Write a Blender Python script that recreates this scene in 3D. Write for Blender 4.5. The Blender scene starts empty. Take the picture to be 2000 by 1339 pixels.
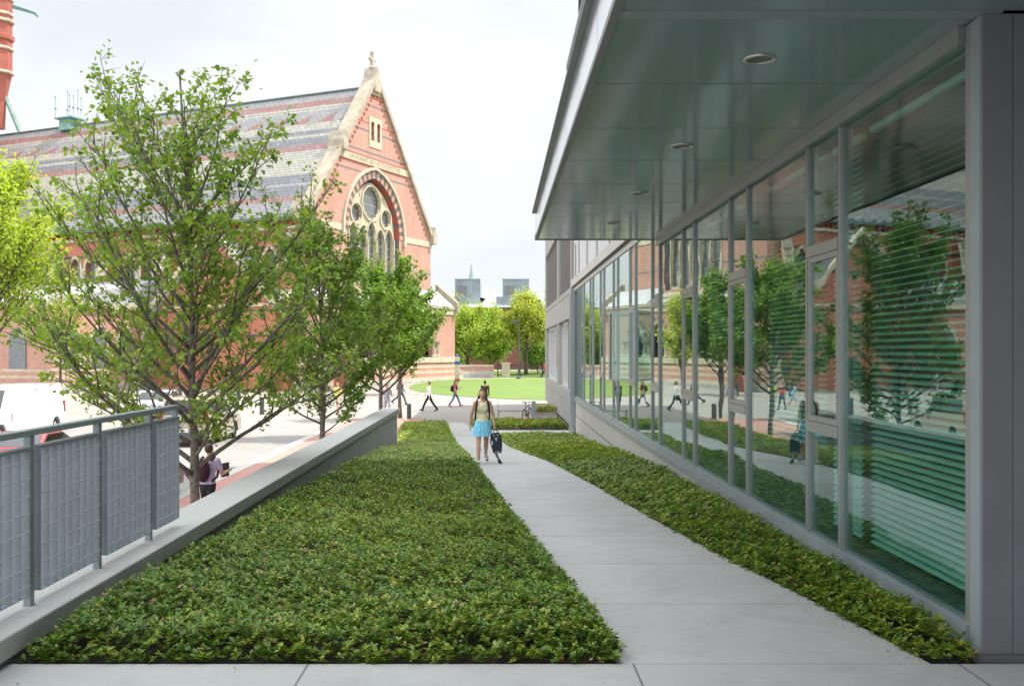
import bpy, math, random
import numpy as np
from mathutils import Vector, Matrix
from mathutils.geometry import tessellate_polygon
R = math.radians
PI = math.pi
scene = bpy.context.scene
C = scene.collection

# ------------------------------------------------------------------ camera, world, sun, exposure
cd = bpy.data.cameras.new('camera')
cam = bpy.data.objects.new('camera', cd); C.objects.link(cam)
cam.location = (0, 0, 2.0); cam.rotation_euler = (R(90), 0, 0)
cd.sensor_width = 36; cd.lens = 1930 / 2000 * 36
cd.shift_x = 0.014; cd.shift_y = 0.00775
cd.clip_start = 0.1; cd.clip_end = 5000
scene.camera = cam
SUN_EL, SUN_AZ = 58, 76          # azimuth clockwise from +Y
sv = Vector((math.sin(R(SUN_AZ)) * math.cos(R(SUN_EL)), math.cos(R(SUN_AZ)) * math.cos(R(SUN_EL)), math.sin(R(SUN_EL))))
sd = bpy.data.lights.new('sun', 'SUN'); sd.energy = 3.3; sd.angle = R(0.6); sd.color = (1, .95, .87)
sun = bpy.data.objects.new('sun', sd); C.objects.link(sun)
sun.rotation_euler = (-sv).to_track_quat('-Z', 'Y').to_euler(); sun.location = (30, 10, 60)
w = bpy.data.worlds.new('World'); scene.world = w; w.use_nodes = True
nt = w.node_tree; nt.nodes.clear()
out = nt.nodes.new('ShaderNodeOutputWorld'); bg = nt.nodes.new('ShaderNodeBackground'); bg.inputs[1].default_value = 0.12
sky = nt.nodes.new('ShaderNodeTexSky'); sky.sky_type = 'NISHITA'; sky.sun_disc = False
sky.sun_elevation = R(SUN_EL); sky.sun_rotation = R(SUN_AZ)
tc = nt.nodes.new('ShaderNodeTexCoord'); mp = nt.nodes.new('ShaderNodeMapping'); mp.inputs['Scale'].default_value = (1, 1, 2.6)
nz = nt.nodes.new('ShaderNodeTexNoise'); nz.inputs['Scale'].default_value = 2.1; nz.inputs['Detail'].default_value = 6; nz.inputs['Roughness'].default_value = .5
cr = nt.nodes.new('ShaderNodeValToRGB')
cr.color_ramp.elements[0].position = .40; cr.color_ramp.elements[0].color = (3.75, 3.87, 3.98, 1)
cr.color_ramp.elements[1].position = .56; cr.color_ramp.elements[1].color = (4.5, 4.52, 4.5, 1)
mx = nt.nodes.new('ShaderNodeMixRGB'); mx.inputs[0].default_value = .9
nt.links.new(tc.outputs['Generated'], mp.inputs[0]); nt.links.new(mp.outputs[0], nz.inputs[0]); nt.links.new(nz.outputs[0], cr.inputs[0])
nt.links.new(sky.outputs[0], mx.inputs[1]); nt.links.new(cr.outputs[0], mx.inputs[2]); sp_ = nt.nodes.new('ShaderNodeSeparateXYZ'); nt.links.new(tc.outputs['Generated'], sp_.inputs[0])
def _mr(sock, a, b, lo, hi):
    q = nt.nodes.new('ShaderNodeMapRange'); q.interpolation_type = 'SMOOTHSTEP'
    for i_, v_ in zip((1, 2, 3, 4), (a, b, lo, hi)): q.inputs[i_].default_value = v_
    nt.links.new(sock, q.inputs[0]); return q.outputs[0]
def _mm(op, a, b):
    q = nt.nodes.new('ShaderNodeMath'); q.operation = op
    for i_, v_ in enumerate((a, b)):
        if isinstance(v_, float): q.inputs[i_].default_value = v_
        else: nt.links.new(v_, q.inputs[i_])
    return q.outputs[0]
# added sky brightness overhead and behind the viewer, out of view, to fill the shade
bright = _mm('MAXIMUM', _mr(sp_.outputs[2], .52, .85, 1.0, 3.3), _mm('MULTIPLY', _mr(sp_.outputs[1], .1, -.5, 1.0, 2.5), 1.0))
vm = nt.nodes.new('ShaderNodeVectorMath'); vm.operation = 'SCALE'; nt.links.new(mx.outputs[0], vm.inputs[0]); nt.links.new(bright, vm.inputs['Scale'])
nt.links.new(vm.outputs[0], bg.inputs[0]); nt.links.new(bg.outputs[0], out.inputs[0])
scene.view_settings.view_transform = 'Standard'; scene.view_settings.look = 'None'
scene.view_settings.gamma = 1; scene.view_settings.use_curve_mapping = False
scene.view_settings.exposure = 1.0
scene.cycles.max_bounces = 8; scene.cycles.transparent_max_bounces = 16

# ------------------------------------------------------------------ helpers
ROOT = {}
def tag(o, label=None, cat=None, group=None, kind=None):
    if label: o['label'] = label
    if cat: o['category'] = cat
    if group: o['group'] = group
    if kind: o['kind'] = kind
    return o
def thing(name, loc, rz=0, label=None, cat=None, group=None):
    o = bpy.data.objects.new(name, None); C.objects.link(o)
    o.location = loc; o.rotation_euler = (0, 0, rz); o.empty_display_size = .2
    ROOT[o.name] = Matrix.Translation(Vector(loc)) @ Matrix.Rotation(rz, 4, 'Z')
    return tag(o, label, cat, group)
class MB:
    def __init__(s): s.v = []; s.f = []; s.m = []
    def add(s, vs, fs, mi=0):
        b = len(s.v); s.v += [tuple(p) for p in vs]
        for f in fs: s.f.append(tuple(i + b for i in f)); s.m.append(mi)
        return s
    def box(s, x0, x1, y0, y1, z0, z1, mi=0):
        return s.add([(x0,y0,z0),(x1,y0,z0),(x1,y1,z0),(x0,y1,z0),(x0,y0,z1),(x1,y0,z1),(x1,y1,z1),(x0,y1,z1)],
                     [(0,3,2,1),(4,5,6,7),(0,1,5,4),(1,2,6,5),(2,3,7,6),(3,0,4,7)], mi)
    def prism(s, poly, plane, lo, hi, holes=(), mi=0, mis=None):
        f = {'xz': lambda u, w, t: (u, t, w), 'yz': lambda u, w, t: (t, u, w), 'xy': lambda u, w, t: (u, w, t)}[plane]
        loops = [list(poly)] + [list(h) for h in holes]
        tri = tessellate_polygon([[Vector((p[0], p[1], 0)) for p in l] for l in loops])
        flat = [p for l in loops for p in l]; n = len(flat)
        vs = [f(p[0], p[1], lo) for p in flat] + [f(p[0], p[1], hi) for p in flat]
        fs = [tuple(t) for t in tri] + [tuple(i + n for i in reversed(t)) for t in tri]
        s.add(vs, fs, mi)
        side = []; o = 0
        for l in loops:
            k = len(l)
            for i in range(k): a, b = o + i, o + (i + 1) % k; side.append((a, b, b + n, a + n))
            o += k
        return s.add(vs, side, mi if mis is None else mis)
    def tube(s, pts, rad, n=8, mi=0, caps=True):
        pts = [Vector(p) for p in pts]
        if not hasattr(rad, '__len__'): rad = [rad] * len(pts)
        b = []; up = None
        for i, p in enumerate(pts):
            d = (pts[min(i+1, len(pts)-1)] - pts[max(i-1, 0)]).normalized()
            if up is None:
                up = Vector((0,0,1)) if abs(d.z) < .9 else Vector((1,0,0))
            a = d.cross(up)
            if a.length < 1e-5: a = d.orthogonal()
            a.normalize(); c = a.cross(d); up = c
            for k in range(n):
                t = 2*PI*k/n; b.append(p + (a*math.cos(t) + c*math.sin(t)) * rad[i])
        fs = [(i*n+k, i*n+(k+1)%n, (i+1)*n+(k+1)%n, (i+1)*n+k) for i in range(len(pts)-1) for k in range(n)]
        if caps: fs += [tuple(range(n))[::-1], tuple((len(pts)-1)*n+k for k in range(n))]
        return s.add(b, fs, mi)
    def lathe(s, prof, c=(0,0,0), n=24, mi=0, rot=0, caps=True):
        vs = [(c[0]+r*math.cos(rot+2*PI*k/n), c[1]+r*math.sin(rot+2*PI*k/n), c[2]+z) for r, z in prof for k in range(n)]
        fs = [(i*n+k, i*n+(k+1)%n, (i+1)*n+(k+1)%n, (i+1)*n+k) for i in range(len(prof)-1) for k in range(n)]
        if caps: fs += [tuple(range(n))[::-1], tuple((len(prof)-1)*n+k for k in range(n))]
        return s.add(vs, fs, mi)
    def cap(s, p0, r0, p1, r1, n=10, sq=(1,1)):
        p0, p1 = Vector(p0), Vector(p1); d = (p1-p0); L = d.length
        d = d.normalized() if L > 1e-6 else Vector((0,0,1))
        pts = []; rr = []
        for k in range(4): a = PI/2*k/4; pts.append(p0 - d*r0*math.cos(a)); rr.append(max(r0*math.sin(a), 1e-4))
        for k in range(4): a = PI/2*k/3; pts.append(p1 + d*r1*math.sin(a)); rr.append(max(r1*math.cos(a), 1e-4))
        return s.tube(pts, rr, n)
    def ell(s, c, rx, ry, rz, n=12, mi=0, rot=None):
        vs = []; m = 8
        for i in range(m+1):
            t = PI*i/m
            for k in range(n):
                u = 2*PI*k/n; q = Vector((rx*math.sin(t)*math.cos(u), ry*math.sin(t)*math.sin(u), rz*math.cos(t)))
                if rot: q = rot @ q
                vs.append((c[0]+q.x, c[1]+q.y, c[2]+q.z))
        fs = [(i*n+k, (i+1)*n+k, (i+1)*n+(k+1)%n, i*n+(k+1)%n) for i in range(m) for k in range(n)]
        return s.add(vs, fs, mi)
    def build(s, name, mats, parent=None, smooth=False, world=True, bevel=0, mod=None):
        if not isinstance(mats, (list, tuple)): mats = [mats]
        me = bpy.data.meshes.new(name)
        vs = s.v
        r = parent
        while r is not None and r.parent: r = r.parent
        if r is not None and world and r.name in ROOT:
            inv = ROOT[r.name].inverted(); vs = [tuple(inv @ Vector(p)) for p in vs]
        me.from_pydata(vs, [], s.f)
        for m in mats: me.materials.append(m)
        me.polygons.foreach_set('material_index', s.m)
        if smooth: me.polygons.foreach_set('use_smooth', [True]*len(me.polygons))
        me.update()
        o = bpy.data.objects.new(name, me); C.objects.link(o)
        if parent: o.parent = parent
        if bevel:
            b = o.modifiers.new('bevel', 'BEVEL'); b.width = bevel; b.segments = 2; b.limit_method = 'ANGLE'
        return o
def np_mesh(name, V, F, mats, parent=None, attr=None, world=True, smooth=False):
    V = np.asarray(V, dtype=np.float32); F = np.asarray(F, dtype=np.int32)
    if parent is not None and world:
        V = V - np.array(parent.location, dtype=np.float32)
    me = bpy.data.meshes.new(name); k = F.shape[1]
    me.vertices.add(len(V)); me.vertices.foreach_set('co', V.ravel())
    me.loops.add(F.size); me.loops.foreach_set('vertex_index', F.ravel())
    me.polygons.add(len(F)); me.polygons.foreach_set('loop_start', np.arange(0, F.size, k, dtype=np.int32))
    me.polygons.foreach_set('loop_total', np.full(len(F), k, dtype=np.int32))
    me.update(calc_edges=True)
    if attr is not None:
        a = me.attributes.new('tint', 'FLOAT', 'POINT'); a.data.foreach_set('value', np.asarray(attr, dtype=np.float32))
    if smooth: me.polygons.foreach_set('use_smooth', [True]*len(me.polygons))
    for m in (mats if isinstance(mats, (list, tuple)) else [mats]): me.materials.append(m)
    me.validate()
    o = bpy.data.objects.new(name, me); C.objects.link(o)
    if parent: o.parent = parent
    return o
def copy_tree(o, parent=None):
    c = o.copy(); C.objects.link(c)
    if parent: c.parent = parent
    for ch in list(o.children): copy_tree(ch, c)
    return c

# ------------------------------------------------------------------ materials
def new_mat(name):
    m = bpy.data.materials.new(name); m.use_nodes = True
    n = m.node_tree; b = n.nodes['Principled BSDF']; return m, n, b
def lk(n, a, b): n.links.new(a, b)
def nnode(n, t, **kw):
    x = n.nodes.new(t)
    for k, v in kw.items(): setattr(x, k, v)
    return x
def mathn(n, op, a, b=None, c=None):
    x = n.nodes.new('ShaderNodeMath'); x.operation = op
    for i, q in enumerate((a, b, c)):
        if q is None: continue
        if isinstance(q, (int, float)): x.inputs[i].default_value = q
        else: n.links.new(q, x.inputs[i])
    return x.outputs[0]
def mixc(n, f, a, b, mode='MIX'):
    x = n.nodes.new('ShaderNodeMixRGB'); x.blend_type = mode
    for i, q in enumerate((f, a, b)):
        if isinstance(q, (int, float)): x.inputs[i].default_value = q
        elif isinstance(q, tuple): x.inputs[i].default_value = (*q[:3], 1)
        else: n.links.new(q, x.inputs[i])
    return x.outputs[0]
def noise(n, vec, scale, detail=4, rough=.55):
    x = n.nodes.new('ShaderNodeTexNoise'); x.inputs['Scale'].default_value = scale
    x.inputs['Detail'].default_value = detail; x.inputs['Roughness'].default_value = rough
    if vec is not None: n.links.new(vec, x.inputs['Vector'])
    return x.outputs[0]
def ramp(n, f, p0, p1):
    x = n.nodes.new('ShaderNodeMapRange'); x.inputs[1].default_value = p0; x.inputs[2].default_value = p1
    n.links.new(f, x.inputs[0]); return x.outputs[0]
def bump(n, b, h, strength=.3, dist=.02):
    x = n.nodes.new('ShaderNodeBump'); x.inputs['Strength'].default_value = strength; x.inputs['Distance'].default_value = dist
    n.links.new(h, x.inputs['Height']); n.links.new(x.outputs[0], b.inputs['Normal'])
def plain(name, col, rough=.6, var=.12, scale=6, metal=0, spec=.5, bmp=0, bsc=40, col2=None):
    m, n, b = new_mat(name)
    t = n.nodes.new('ShaderNodeTexCoord').outputs['Object']
    f = noise(n, t, scale)
    c2 = col2 or tuple(c*(1-var*2) for c in col)
    c = mixc(n, ramp(n, f, .3, .7), c2, tuple(min(1, x*(1+var)) for x in col))
    lk(n, c, b.inputs['Base Color']); b.inputs['Roughness'].default_value = rough
    b.inputs['Metallic'].default_value = metal; b.inputs['Specular IOR Level'].default_value = spec
    if bmp: bump(n, b, noise(n, t, bsc), bmp, .01)
    return m
def concrete(name, col, stain=.25, joint=None, streak=0, rough=.85, broom=0):
    m, n, b = new_mat(name)
    t = n.nodes.new('ShaderNodeTexCoord').outputs['Object']
    big = ramp(n, noise(n, t, .55, 5, .6), .3, .72); mid = noise(n, t, 5, 6, .65); fine = noise(n, t, 90, 3, .6)
    c = mixc(n, big, tuple(x*(1-stain) for x in col), col)
    c = mixc(n, ramp(n, mid, .25, .75), tuple(x*.82 for x in col), c)
    c = mixc(n, .22, c, fine, 'OVERLAY')
    sp = mathn(n, 'GREATER_THAN', noise(n, t, 24, 2, .5), .715)
    c = mixc(n, mathn(n, 'MULTIPLY', sp, .35), c, tuple(x*.4 for x in col))
    if broom:
        mq = n.nodes.new('ShaderNodeMapping'); mq.inputs['Scale'].default_value = (5, 160, 5); lk(n, t, mq.inputs[0])
        c = mixc(n, mathn(n, 'MULTIPLY', ramp(n, noise(n, mq.outputs[0], 1.0, 3, .6), .35, .7), .16*broom*2), c, tuple(x*.6 for x in col))
        st2 = ramp(n, noise(n, t, 1.7, 6, .72), .5, .72); c = mixc(n, mathn(n, 'MULTIPLY', st2, .42), c, tuple(x*.5 for x in col))
    if streak:
        mpn = n.nodes.new('ShaderNodeMapping'); mpn.inputs['Scale'].default_value = (6, 6, .25); lk(n, t, mpn.inputs[0])
        c = mixc(n, mathn(n, 'MULTIPLY', ramp(n, noise(n, mpn.outputs[0], 1.2, 5, .6), .5, .8), streak), c, tuple(x*.45 for x in col))
    if joint:
        s = n.nodes.new('ShaderNodeSeparateXYZ'); lk(n, t, s.inputs[0])
        for ax, off, per, wd in joint:
            q = mathn(n, 'SUBTRACT', s.outputs[ax], off); q = mathn(n, 'MODULO', mathn(n, 'ADD', q, per*400), per)
            k = mathn(n, 'LESS_THAN', q, wd); c = mixc(n, mathn(n, 'MULTIPLY', k, .75), c, tuple(x*.18 for x in col))
    lk(n, c, b.inputs['Base Color']); b.inputs['Roughness'].default_value = rough
    bump(n, b, fine, .25, .006)
    return m
def leafmat(name, cols, trans=.35, rough=.45, spec=.4):
    """cols: list of (pos, rgb) over the per-leaf 'tint' attribute"""
    m, n, b = new_mat(name)
    a = n.nodes.new('ShaderNodeAttribute'); a.attribute_name = 'tint'
    r = n.nodes.new('ShaderNodeValToRGB'); e = r.color_ramp.elements
    e[0].position, e[0].color = cols[0][0], (*cols[0][1], 1); e[1].position, e[1].color = cols[-1][0], (*cols[-1][1], 1)
    for p, c in cols[1:-1]: q = e.new(p); q.color = (*c, 1)
    lk(n, a.outputs['Fac'], r.inputs[0])
    lk(n, r.outputs[0], b.inputs['Base Color']); b.inputs['Roughness'].default_value = rough; b.inputs['Specular IOR Level'].default_value = spec
    tr = n.nodes.new('ShaderNodeBsdfTranslucent'); mxs = n.nodes.new('ShaderNodeMixShader'); mxs.inputs[0].default_value = trans
    lk(n, mixc(n, 1.0, r.outputs[0], (1.5, 1.5, .55), 'MULTIPLY'), tr.inputs[0])
    lk(n, b.outputs[0], mxs.inputs[1]); lk(n, tr.outputs[0], mxs.inputs[2])
    lk(n, mxs.outputs[0], n.nodes['Material Output'].inputs[0])
    return m
def brickm(name, c1, c2, mortar, bands=(), scale=1.0, rough=.85, vec='xz'):
    """bands: (z, half, rgb)"""
    m, n, b = new_mat(name)
    t = n.nodes.new('ShaderNodeTexCoord').outputs['Object']
    s = n.nodes.new('ShaderNodeSeparateXYZ'); lk(n, t, s.inputs[0])
    cv = n.nodes.new('ShaderNodeCombineXYZ')
    lk(n, mathn(n, 'ADD', s.outputs[0], s.outputs[1]), cv.inputs[0]); lk(n, s.outputs[2], cv.inputs[1])
    bt = n.nodes.new('ShaderNodeTexBrick'); lk(n, cv.outputs[0], bt.inputs['Vector'])
    bt.inputs['Color1'].default_value = (*c1, 1); bt.inputs['Color2'].default_value = (*c2, 1); bt.inputs['Mortar'].default_value = (*mortar, 1)
    bt.inputs['Scale'].default_value = scale; bt.inputs['Brick Width'].default_value = .24; bt.inputs['Row Height'].default_value = .085; bt.inputs['Mortar Size'].default_value = .007
    f = ramp(n, noise(n, t, .5, 6, .65), .3, .7)
    c = mixc(n, f, mixc(n, 1.0, bt.outputs[0], (.82, .78, .78), 'MULTIPLY'), bt.outputs[0])
    c = mixc(n, mathn(n, 'MULTIPLY', mathn(n, 'GREATER_THAN', noise(n, t, 6, 3, .6), .66), .3), c, tuple(x*.5 for x in c1))
    ms = n.nodes.new('ShaderNodeMapping'); ms.inputs['Scale'].default_value = (1.3, 1.3, .16); lk(n, t, ms.inputs[0])
    c = mixc(n, mathn(n, 'MULTIPLY', ramp(n, noise(n, ms.outputs[0], 1.0, 6, .7), .48, .78), .4), c, tuple(x*.45 for x in c1))
    c = mixc(n, .35, c, noise(n, t, 3.2, 8, .8), 'OVERLAY')
    for z, h, col in bands:
        c = mixc(n, mathn(n, 'COMPARE', s.outputs[2], z, h), c, col)
    lk(n, c, b.inputs['Base Color']); b.inputs['Roughness'].default_value = rough
    return m

M = {}
M['ground'] = concrete('pale_paving', (.335, .31, .28), .3, joint=[(0, 0, 6, .05), (1, 2, 6, .05)])
M['road'] = concrete('worn_asphalt', (.29, .278, .262), .25)
M['path'] = concrete('broom_concrete', (.49, .492, .48), .26, broom=.5, joint=[(1, 7.82, 1.66, .014)])
M['walk'] = concrete('front_concrete', (.47, .475, .468), .26, broom=.5, joint=[(0, -1.22, 2.08, .016)])
M['curb'] = concrete('kerb_stone', (.55, .53, .49), .2)
M['wallc'] = concrete('wall_concrete', (.52, .55, .55), .22, joint=[(1, 6.9, 2.42, .014)], streak=.35)
M['capc'] = concrete('cap_concrete', (.47, .475, .455), .2, joint=[(1, 7.1, 4.85, .012)])
M['base'] = concrete('base_concrete', (.50, .485, .45), .18, joint=[(1, 7.1, 5.2, .03)], streak=.3)
M['blockc'] = concrete('block_concrete', (.40, .40, .385), .18, streak=.4)
M['grey_paint'] = plain('grey_paint', (.25, .29, .305), .42, .05, 3)
M['rail_paint'] = plain('rail_paint', (.24, .285, .30), .38, .06, 5, spec=.6)
M['grate_paint'] = plain('grate_paint', (.215, .25, .275), .4, .06, 5, spec=.6)
M['rod'] = plain('galvanised_rod', (.42, .45, .46), .35)
M['frame'] = plain('frame_metal', (.29, .305, .305), .35, .04, 3, metal=.35)
M['dark_gasket'] = plain('dark_gasket', (.02, .022, .023), .5)
M['dark_wall'] = plain('dark_wall_panel', (.185, .188, .20), .45, .04, 2)
M['white_rib'] = plain('white_ribbed_metal', (.62, .64, .65), .4, .04, 2)
M['lt_metal'] = plain('light_metal', (.50, .50, .48), .4, .05, 2)
M['aggregate'] = plain('aggregate_panel', (.14, .125, .125), .9, .35, 30)
M['interior'] = plain('interior_wall', (.16, .19, .17), .9)
M['ceiling'] = plain('interior_ceiling', (.22, .25, .23), .9)
M['blind'] = plain('blind_slat', (.36, .54, .48), .45, .04, 3)
M['curtain'] = plain('rust_curtain', (.30, .10, .06), .9)
M['cream'] = plain('cream_stone', (.37, .32, .245), .85, .14, 1.5, bmp=.2, bsc=6)
M['cream_trim'] = plain('cream_trim', (.48, .42, .31), .85, .1, 1.5)
M['dark_brick'] = plain('dark_brick', (.13, .115, .12), .9, .2, 8)
M['red_brick'] = plain('deep_red_brick', (.34, .07, .045), .9, .2, 8)
M['copper'] = plain('copper_green', (.16, .30, .27), .6, .15, 3)
M['lead'] = plain('leaded_glass', (.17, .185, .20), .3, .3, 14)
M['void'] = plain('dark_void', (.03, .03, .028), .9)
M['iron'] = plain('black_iron', (.02, .02, .022), .5)
M['bark'] = plain('grey_bark', (.17, .15, .125), .9, .3, 14, bmp=.6, bsc=30)
M['bark2'] = plain('brown_bark', (.11, .09, .07), .9, .3, 14, bmp=.5, bsc=30)
M['soil'] = plain('soil', (.05, .035, .026), .95, .35, 20, bmp=.8, bsc=40)
M['zinc'] = plain('zinc_roof', (.24, .30, .36), .45, .1, .4)
M['zinc_dark'] = plain('zinc_panel', (.24, .29, .31), .5, .12, .6)
M['zinc_white'] = plain('pale_roof', (.68, .70, .74), .5, .06, .4)
M['wood'] = plain('weathered_wood', (.42, .30, .19), .8, .2, 12)
M['bolt_dark'] = plain('bollard_grey', (.07, .075, .085), .5)
M['chrome'] = plain('trim_ring', (.62, .60, .56), .25, .02, 2, metal=.7)
M['lampwell'] = plain('lamp_well', (.16, .14, .11), .3, .02, 2, metal=.6)
M['tyre'] = plain('tyre', (.015, .015, .016), .8)
M['darkglass'] = plain('dark_glass', (.02, .025, .03), .06, .02, 2, spec=.9)
M['red_light'] = plain('tail_lens', (.45, .02, .012), .2)
M['white_lens'] = plain('clear_lens', (.7, .7, .7), .15)
M['blue_band'] = plain('blue_band', (.02, .10, .38), .4)
M['skin'] = plain('skin', (.55, .31, .21), .55, .05, 6)
M['skin_pale'] = plain('pale_skin', (.60, .36, .26), .55, .05, 6)
M['hair'] = plain('black_hair', (.012, .010, .010), .4, .1, 30)
M['hair_red'] = plain('red_brown_hair', (.20, .07, .025), .5, .1, 30)
M['hair_brown'] = plain('brown_hair', (.08, .045, .025), .5, .1, 30)
def cloth(name, col, r=.85): 
    if name not in M: M[name] = plain(name, col, r, .08, 14)
    return M[name]
# striped slate roof
def roof_material():
    m, n, b = new_mat('striped_slate')
    t = n.nodes.new('ShaderNodeTexCoord').outputs['Object']
    s = n.nodes.new('ShaderNodeSeparateXYZ'); lk(n, t, s.inputs[0])
    v = mathn(n, 'DIVIDE', mathn(n, 'SUBTRACT', 25.5, s.outputs[2]), 12.6)
    G, D, Cc, Rr = (.205, .208, .205), (.13, .137, .152), (.30, .29, .235), (.225, .10, .085)
    st = [(0, G), (.06, Rr), (.11, Cc), (.13, G), (.143, Cc), (.16, G), (.27, Cc), (.335, D), (.37, Cc), (.395, D), (.455, Rr), (.505, Cc), (.70, D), (.77, Cc), (.785, D), (.86, Rr), (.90, G)]
    r = n.nodes.new('ShaderNodeValToRGB'); r.color_ramp.interpolation = 'CONSTANT'; e = r.color_ramp.elements
    e[0].position = 0; e[0].color = (*st[0][1], 1); e[1].position = st[1][0]; e[1].color = (*st[1][1], 1)
    for p, c in st[2:]: q = e.new(p); q.color = (*c, 1)
    lk(n, v, r.inputs[0]); c = r.outputs[0]
    # zigzag of red triangles in the grey band
    vv = mathn(n, 'DIVIDE', mathn(n, 'SUBTRACT', v, .195), .075)
    ins = mathn(n, 'MULTIPLY', mathn(n, 'GREATER_THAN', vv, 0), mathn(n, 'LESS_THAN', vv, 1))
    fr = mathn(n, 'FRACT', mathn(n, 'DIVIDE', s.outputs[1], 2.6))
    c = mixc(n, mathn(n, 'MULTIPLY', ins, mathn(n, 'LESS_THAN', fr, mathn(n, 'MULTIPLY', vv, .8))), c, Rr)
    v2 = mathn(n, 'DIVIDE', mathn(n, 'SUBTRACT', v, .27), .045)
    in2 = mathn(n, 'MULTIPLY', mathn(n, 'GREATER_THAN', v2, 0), mathn(n, 'LESS_THAN', v2, 1))
    c = mixc(n, mathn(n, 'MULTIPLY', in2, mathn(n, 'GREATER_THAN', fr, mathn(n, 'ADD', .8, mathn(n, 'MULTIPLY', v2, .2)))), c, G)
    cv = n.nodes.new('ShaderNodeCombineXYZ'); lk(n, s.outputs[1], cv.inputs[0]); lk(n, s.outputs[2], cv.inputs[1])
    bt = n.nodes.new('ShaderNodeTexBrick'); lk(n, cv.outputs[0], bt.inputs['Vector']); bt.inputs['Scale'].default_value = 1
    bt.inputs['Color1'].default_value = (1, 1, 1, 1); bt.inputs['Color2'].default_value = (.8, .8, .82, 1); bt.inputs['Mortar'].default_value = (.42, .42, .44, 1)
    bt.inputs['Brick Width'].default_value = .55; bt.inputs['Row Height'].default_value = .27; bt.inputs['Mortar Size'].default_value = .03
    c = mixc(n, 1.0, c, bt.outputs[0], 'MULTIPLY')
    c = mixc(n, mathn(n, 'MULTIPLY', ramp(n, noise(n, t, 2.2, 6, .7), .5, .85), .35), c, (.45, .45, .45))
    c = mixc(n, mathn(n, 'MULTIPLY', ramp(n, noise(n, t, .35, 4, .6), .45, .75), .22), c, (.14, .14, .15))
    lk(n, c, b.inputs['Base Color']); b.inputs['Roughness'].default_value = .55
    return m
M['slate'] = roof_material()
def slate_plain():
    m, n, b = new_mat('pale_slate')
    t = n.nodes.new('ShaderNodeTexCoord').outputs['Object']
    s = n.nodes.new('ShaderNodeSeparateXYZ'); lk(n, t, s.inputs[0])
    fr = mathn(n, 'FRACT', mathn(n, 'MULTIPLY', s.outputs[2], 4.2))
    c = mixc(n, mathn(n, 'MULTIPLY', mathn(n, 'LESS_THAN', fr, .16), .6), (.40, .41, .42), (.2, .2, .21))
    c = mixc(n, ramp(n, noise(n, t, 1.4), .3, .7), c, mixc(n, 1.0, c, (.8, .8, .8), 'MULTIPLY'))
    lk(n, c, b.inputs['Base Color']); b.inputs['Roughness'].default_value = .6
    return m
M['slate2'] = slate_plain()
GB = (.17, .15, .155)
M['gbrick'] = brickm('gable_brick', (.50, .265, .21), (.44, .215, .165), (.50, .36, .28),
    bands=[(24.35, .07, (.30, .05, .03)), (23.65, .09, GB), (22.0, .05, (.30, .05, .03)), (21.3, .10, GB), (19.45, .09, GB), (17.55, .09, GB), (9.5, .08, GB), (5.6, .10, GB)])
M['sbrick'] = brickm('side_brick', (.50, .17, .10), (.44, .135, .08), (.34, .24, .17),
    bands=[(10.4, .12, (.07, .06, .06)), (8.3, .12, (.07, .06, .06)), (5.2, .1, (.07, .06, .06)), (3.2, .1, (.07, .06, .06))])
M['tbrick'] = brickm('tower_brick', (.38, .09, .06), (.33, .075, .05), (.3, .2, .15))
M['bgbrick'] = brickm('far_brick', (.22, .075, .05), (.18, .06, .045), (.2, .13, .1))
M['pave_brick'] = brickm('paving_brick', (.44, .19, .155), (.38, .15, .125), (.40, .32, .27))
# paving bricks lie flat: remap to x,y
def flat_brick():
    m, n, b = new_mat('sidewalk_brick')
    t = n.nodes.new('ShaderNodeTexCoord').outputs['Object']
    bt = n.nodes.new('ShaderNodeTexBrick'); lk(n, t, bt.inputs['Vector']); bt.inputs['Scale'].default_value = 1
    bt.inputs['Color1'].default_value = (.50, .26, .21, 1); bt.inputs['Color2'].default_value = (.42, .19, .155, 1); bt.inputs['Mortar'].default_value = (.40, .33, .29, 1)
    bt.inputs['Brick Width'].default_value = .21; bt.inputs['Row Height'].default_value = .105; bt.inputs['Mortar Size'].default_value = .008
    c = mixc(n, ramp(n, noise(n, t, 1.3, 5), .3, .7), mixc(n, 1.0, bt.outputs[0], (.82, .8, .8), 'MULTIPLY'), bt.outputs[0])
    lk(n, c, b.inputs['Base Color']); b.inputs['Roughness'].default_value = .85
    return m
M['sidewalk'] = flat_brick()
def grass_mat():
    m, n, b = new_mat('lawn_green')
    t = n.nodes.new('ShaderNodeTexCoord').outputs['Object']
    c = mixc(n, ramp(n, noise(n, t, .35, 6, .7), .3, .7), (.085, .155, .022), (.135, .21, .035))
    c = mixc(n, .5, c, mixc(n, ramp(n, noise(n, t, 9, 5, .7), .3, .7), (.08, .14, .018), (.17, .24, .05)))
    lk(n, c, b.inputs['Base Color']); b.inputs['Roughness'].default_value = .9
    return m
M['lawn'] = grass_mat()
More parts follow.
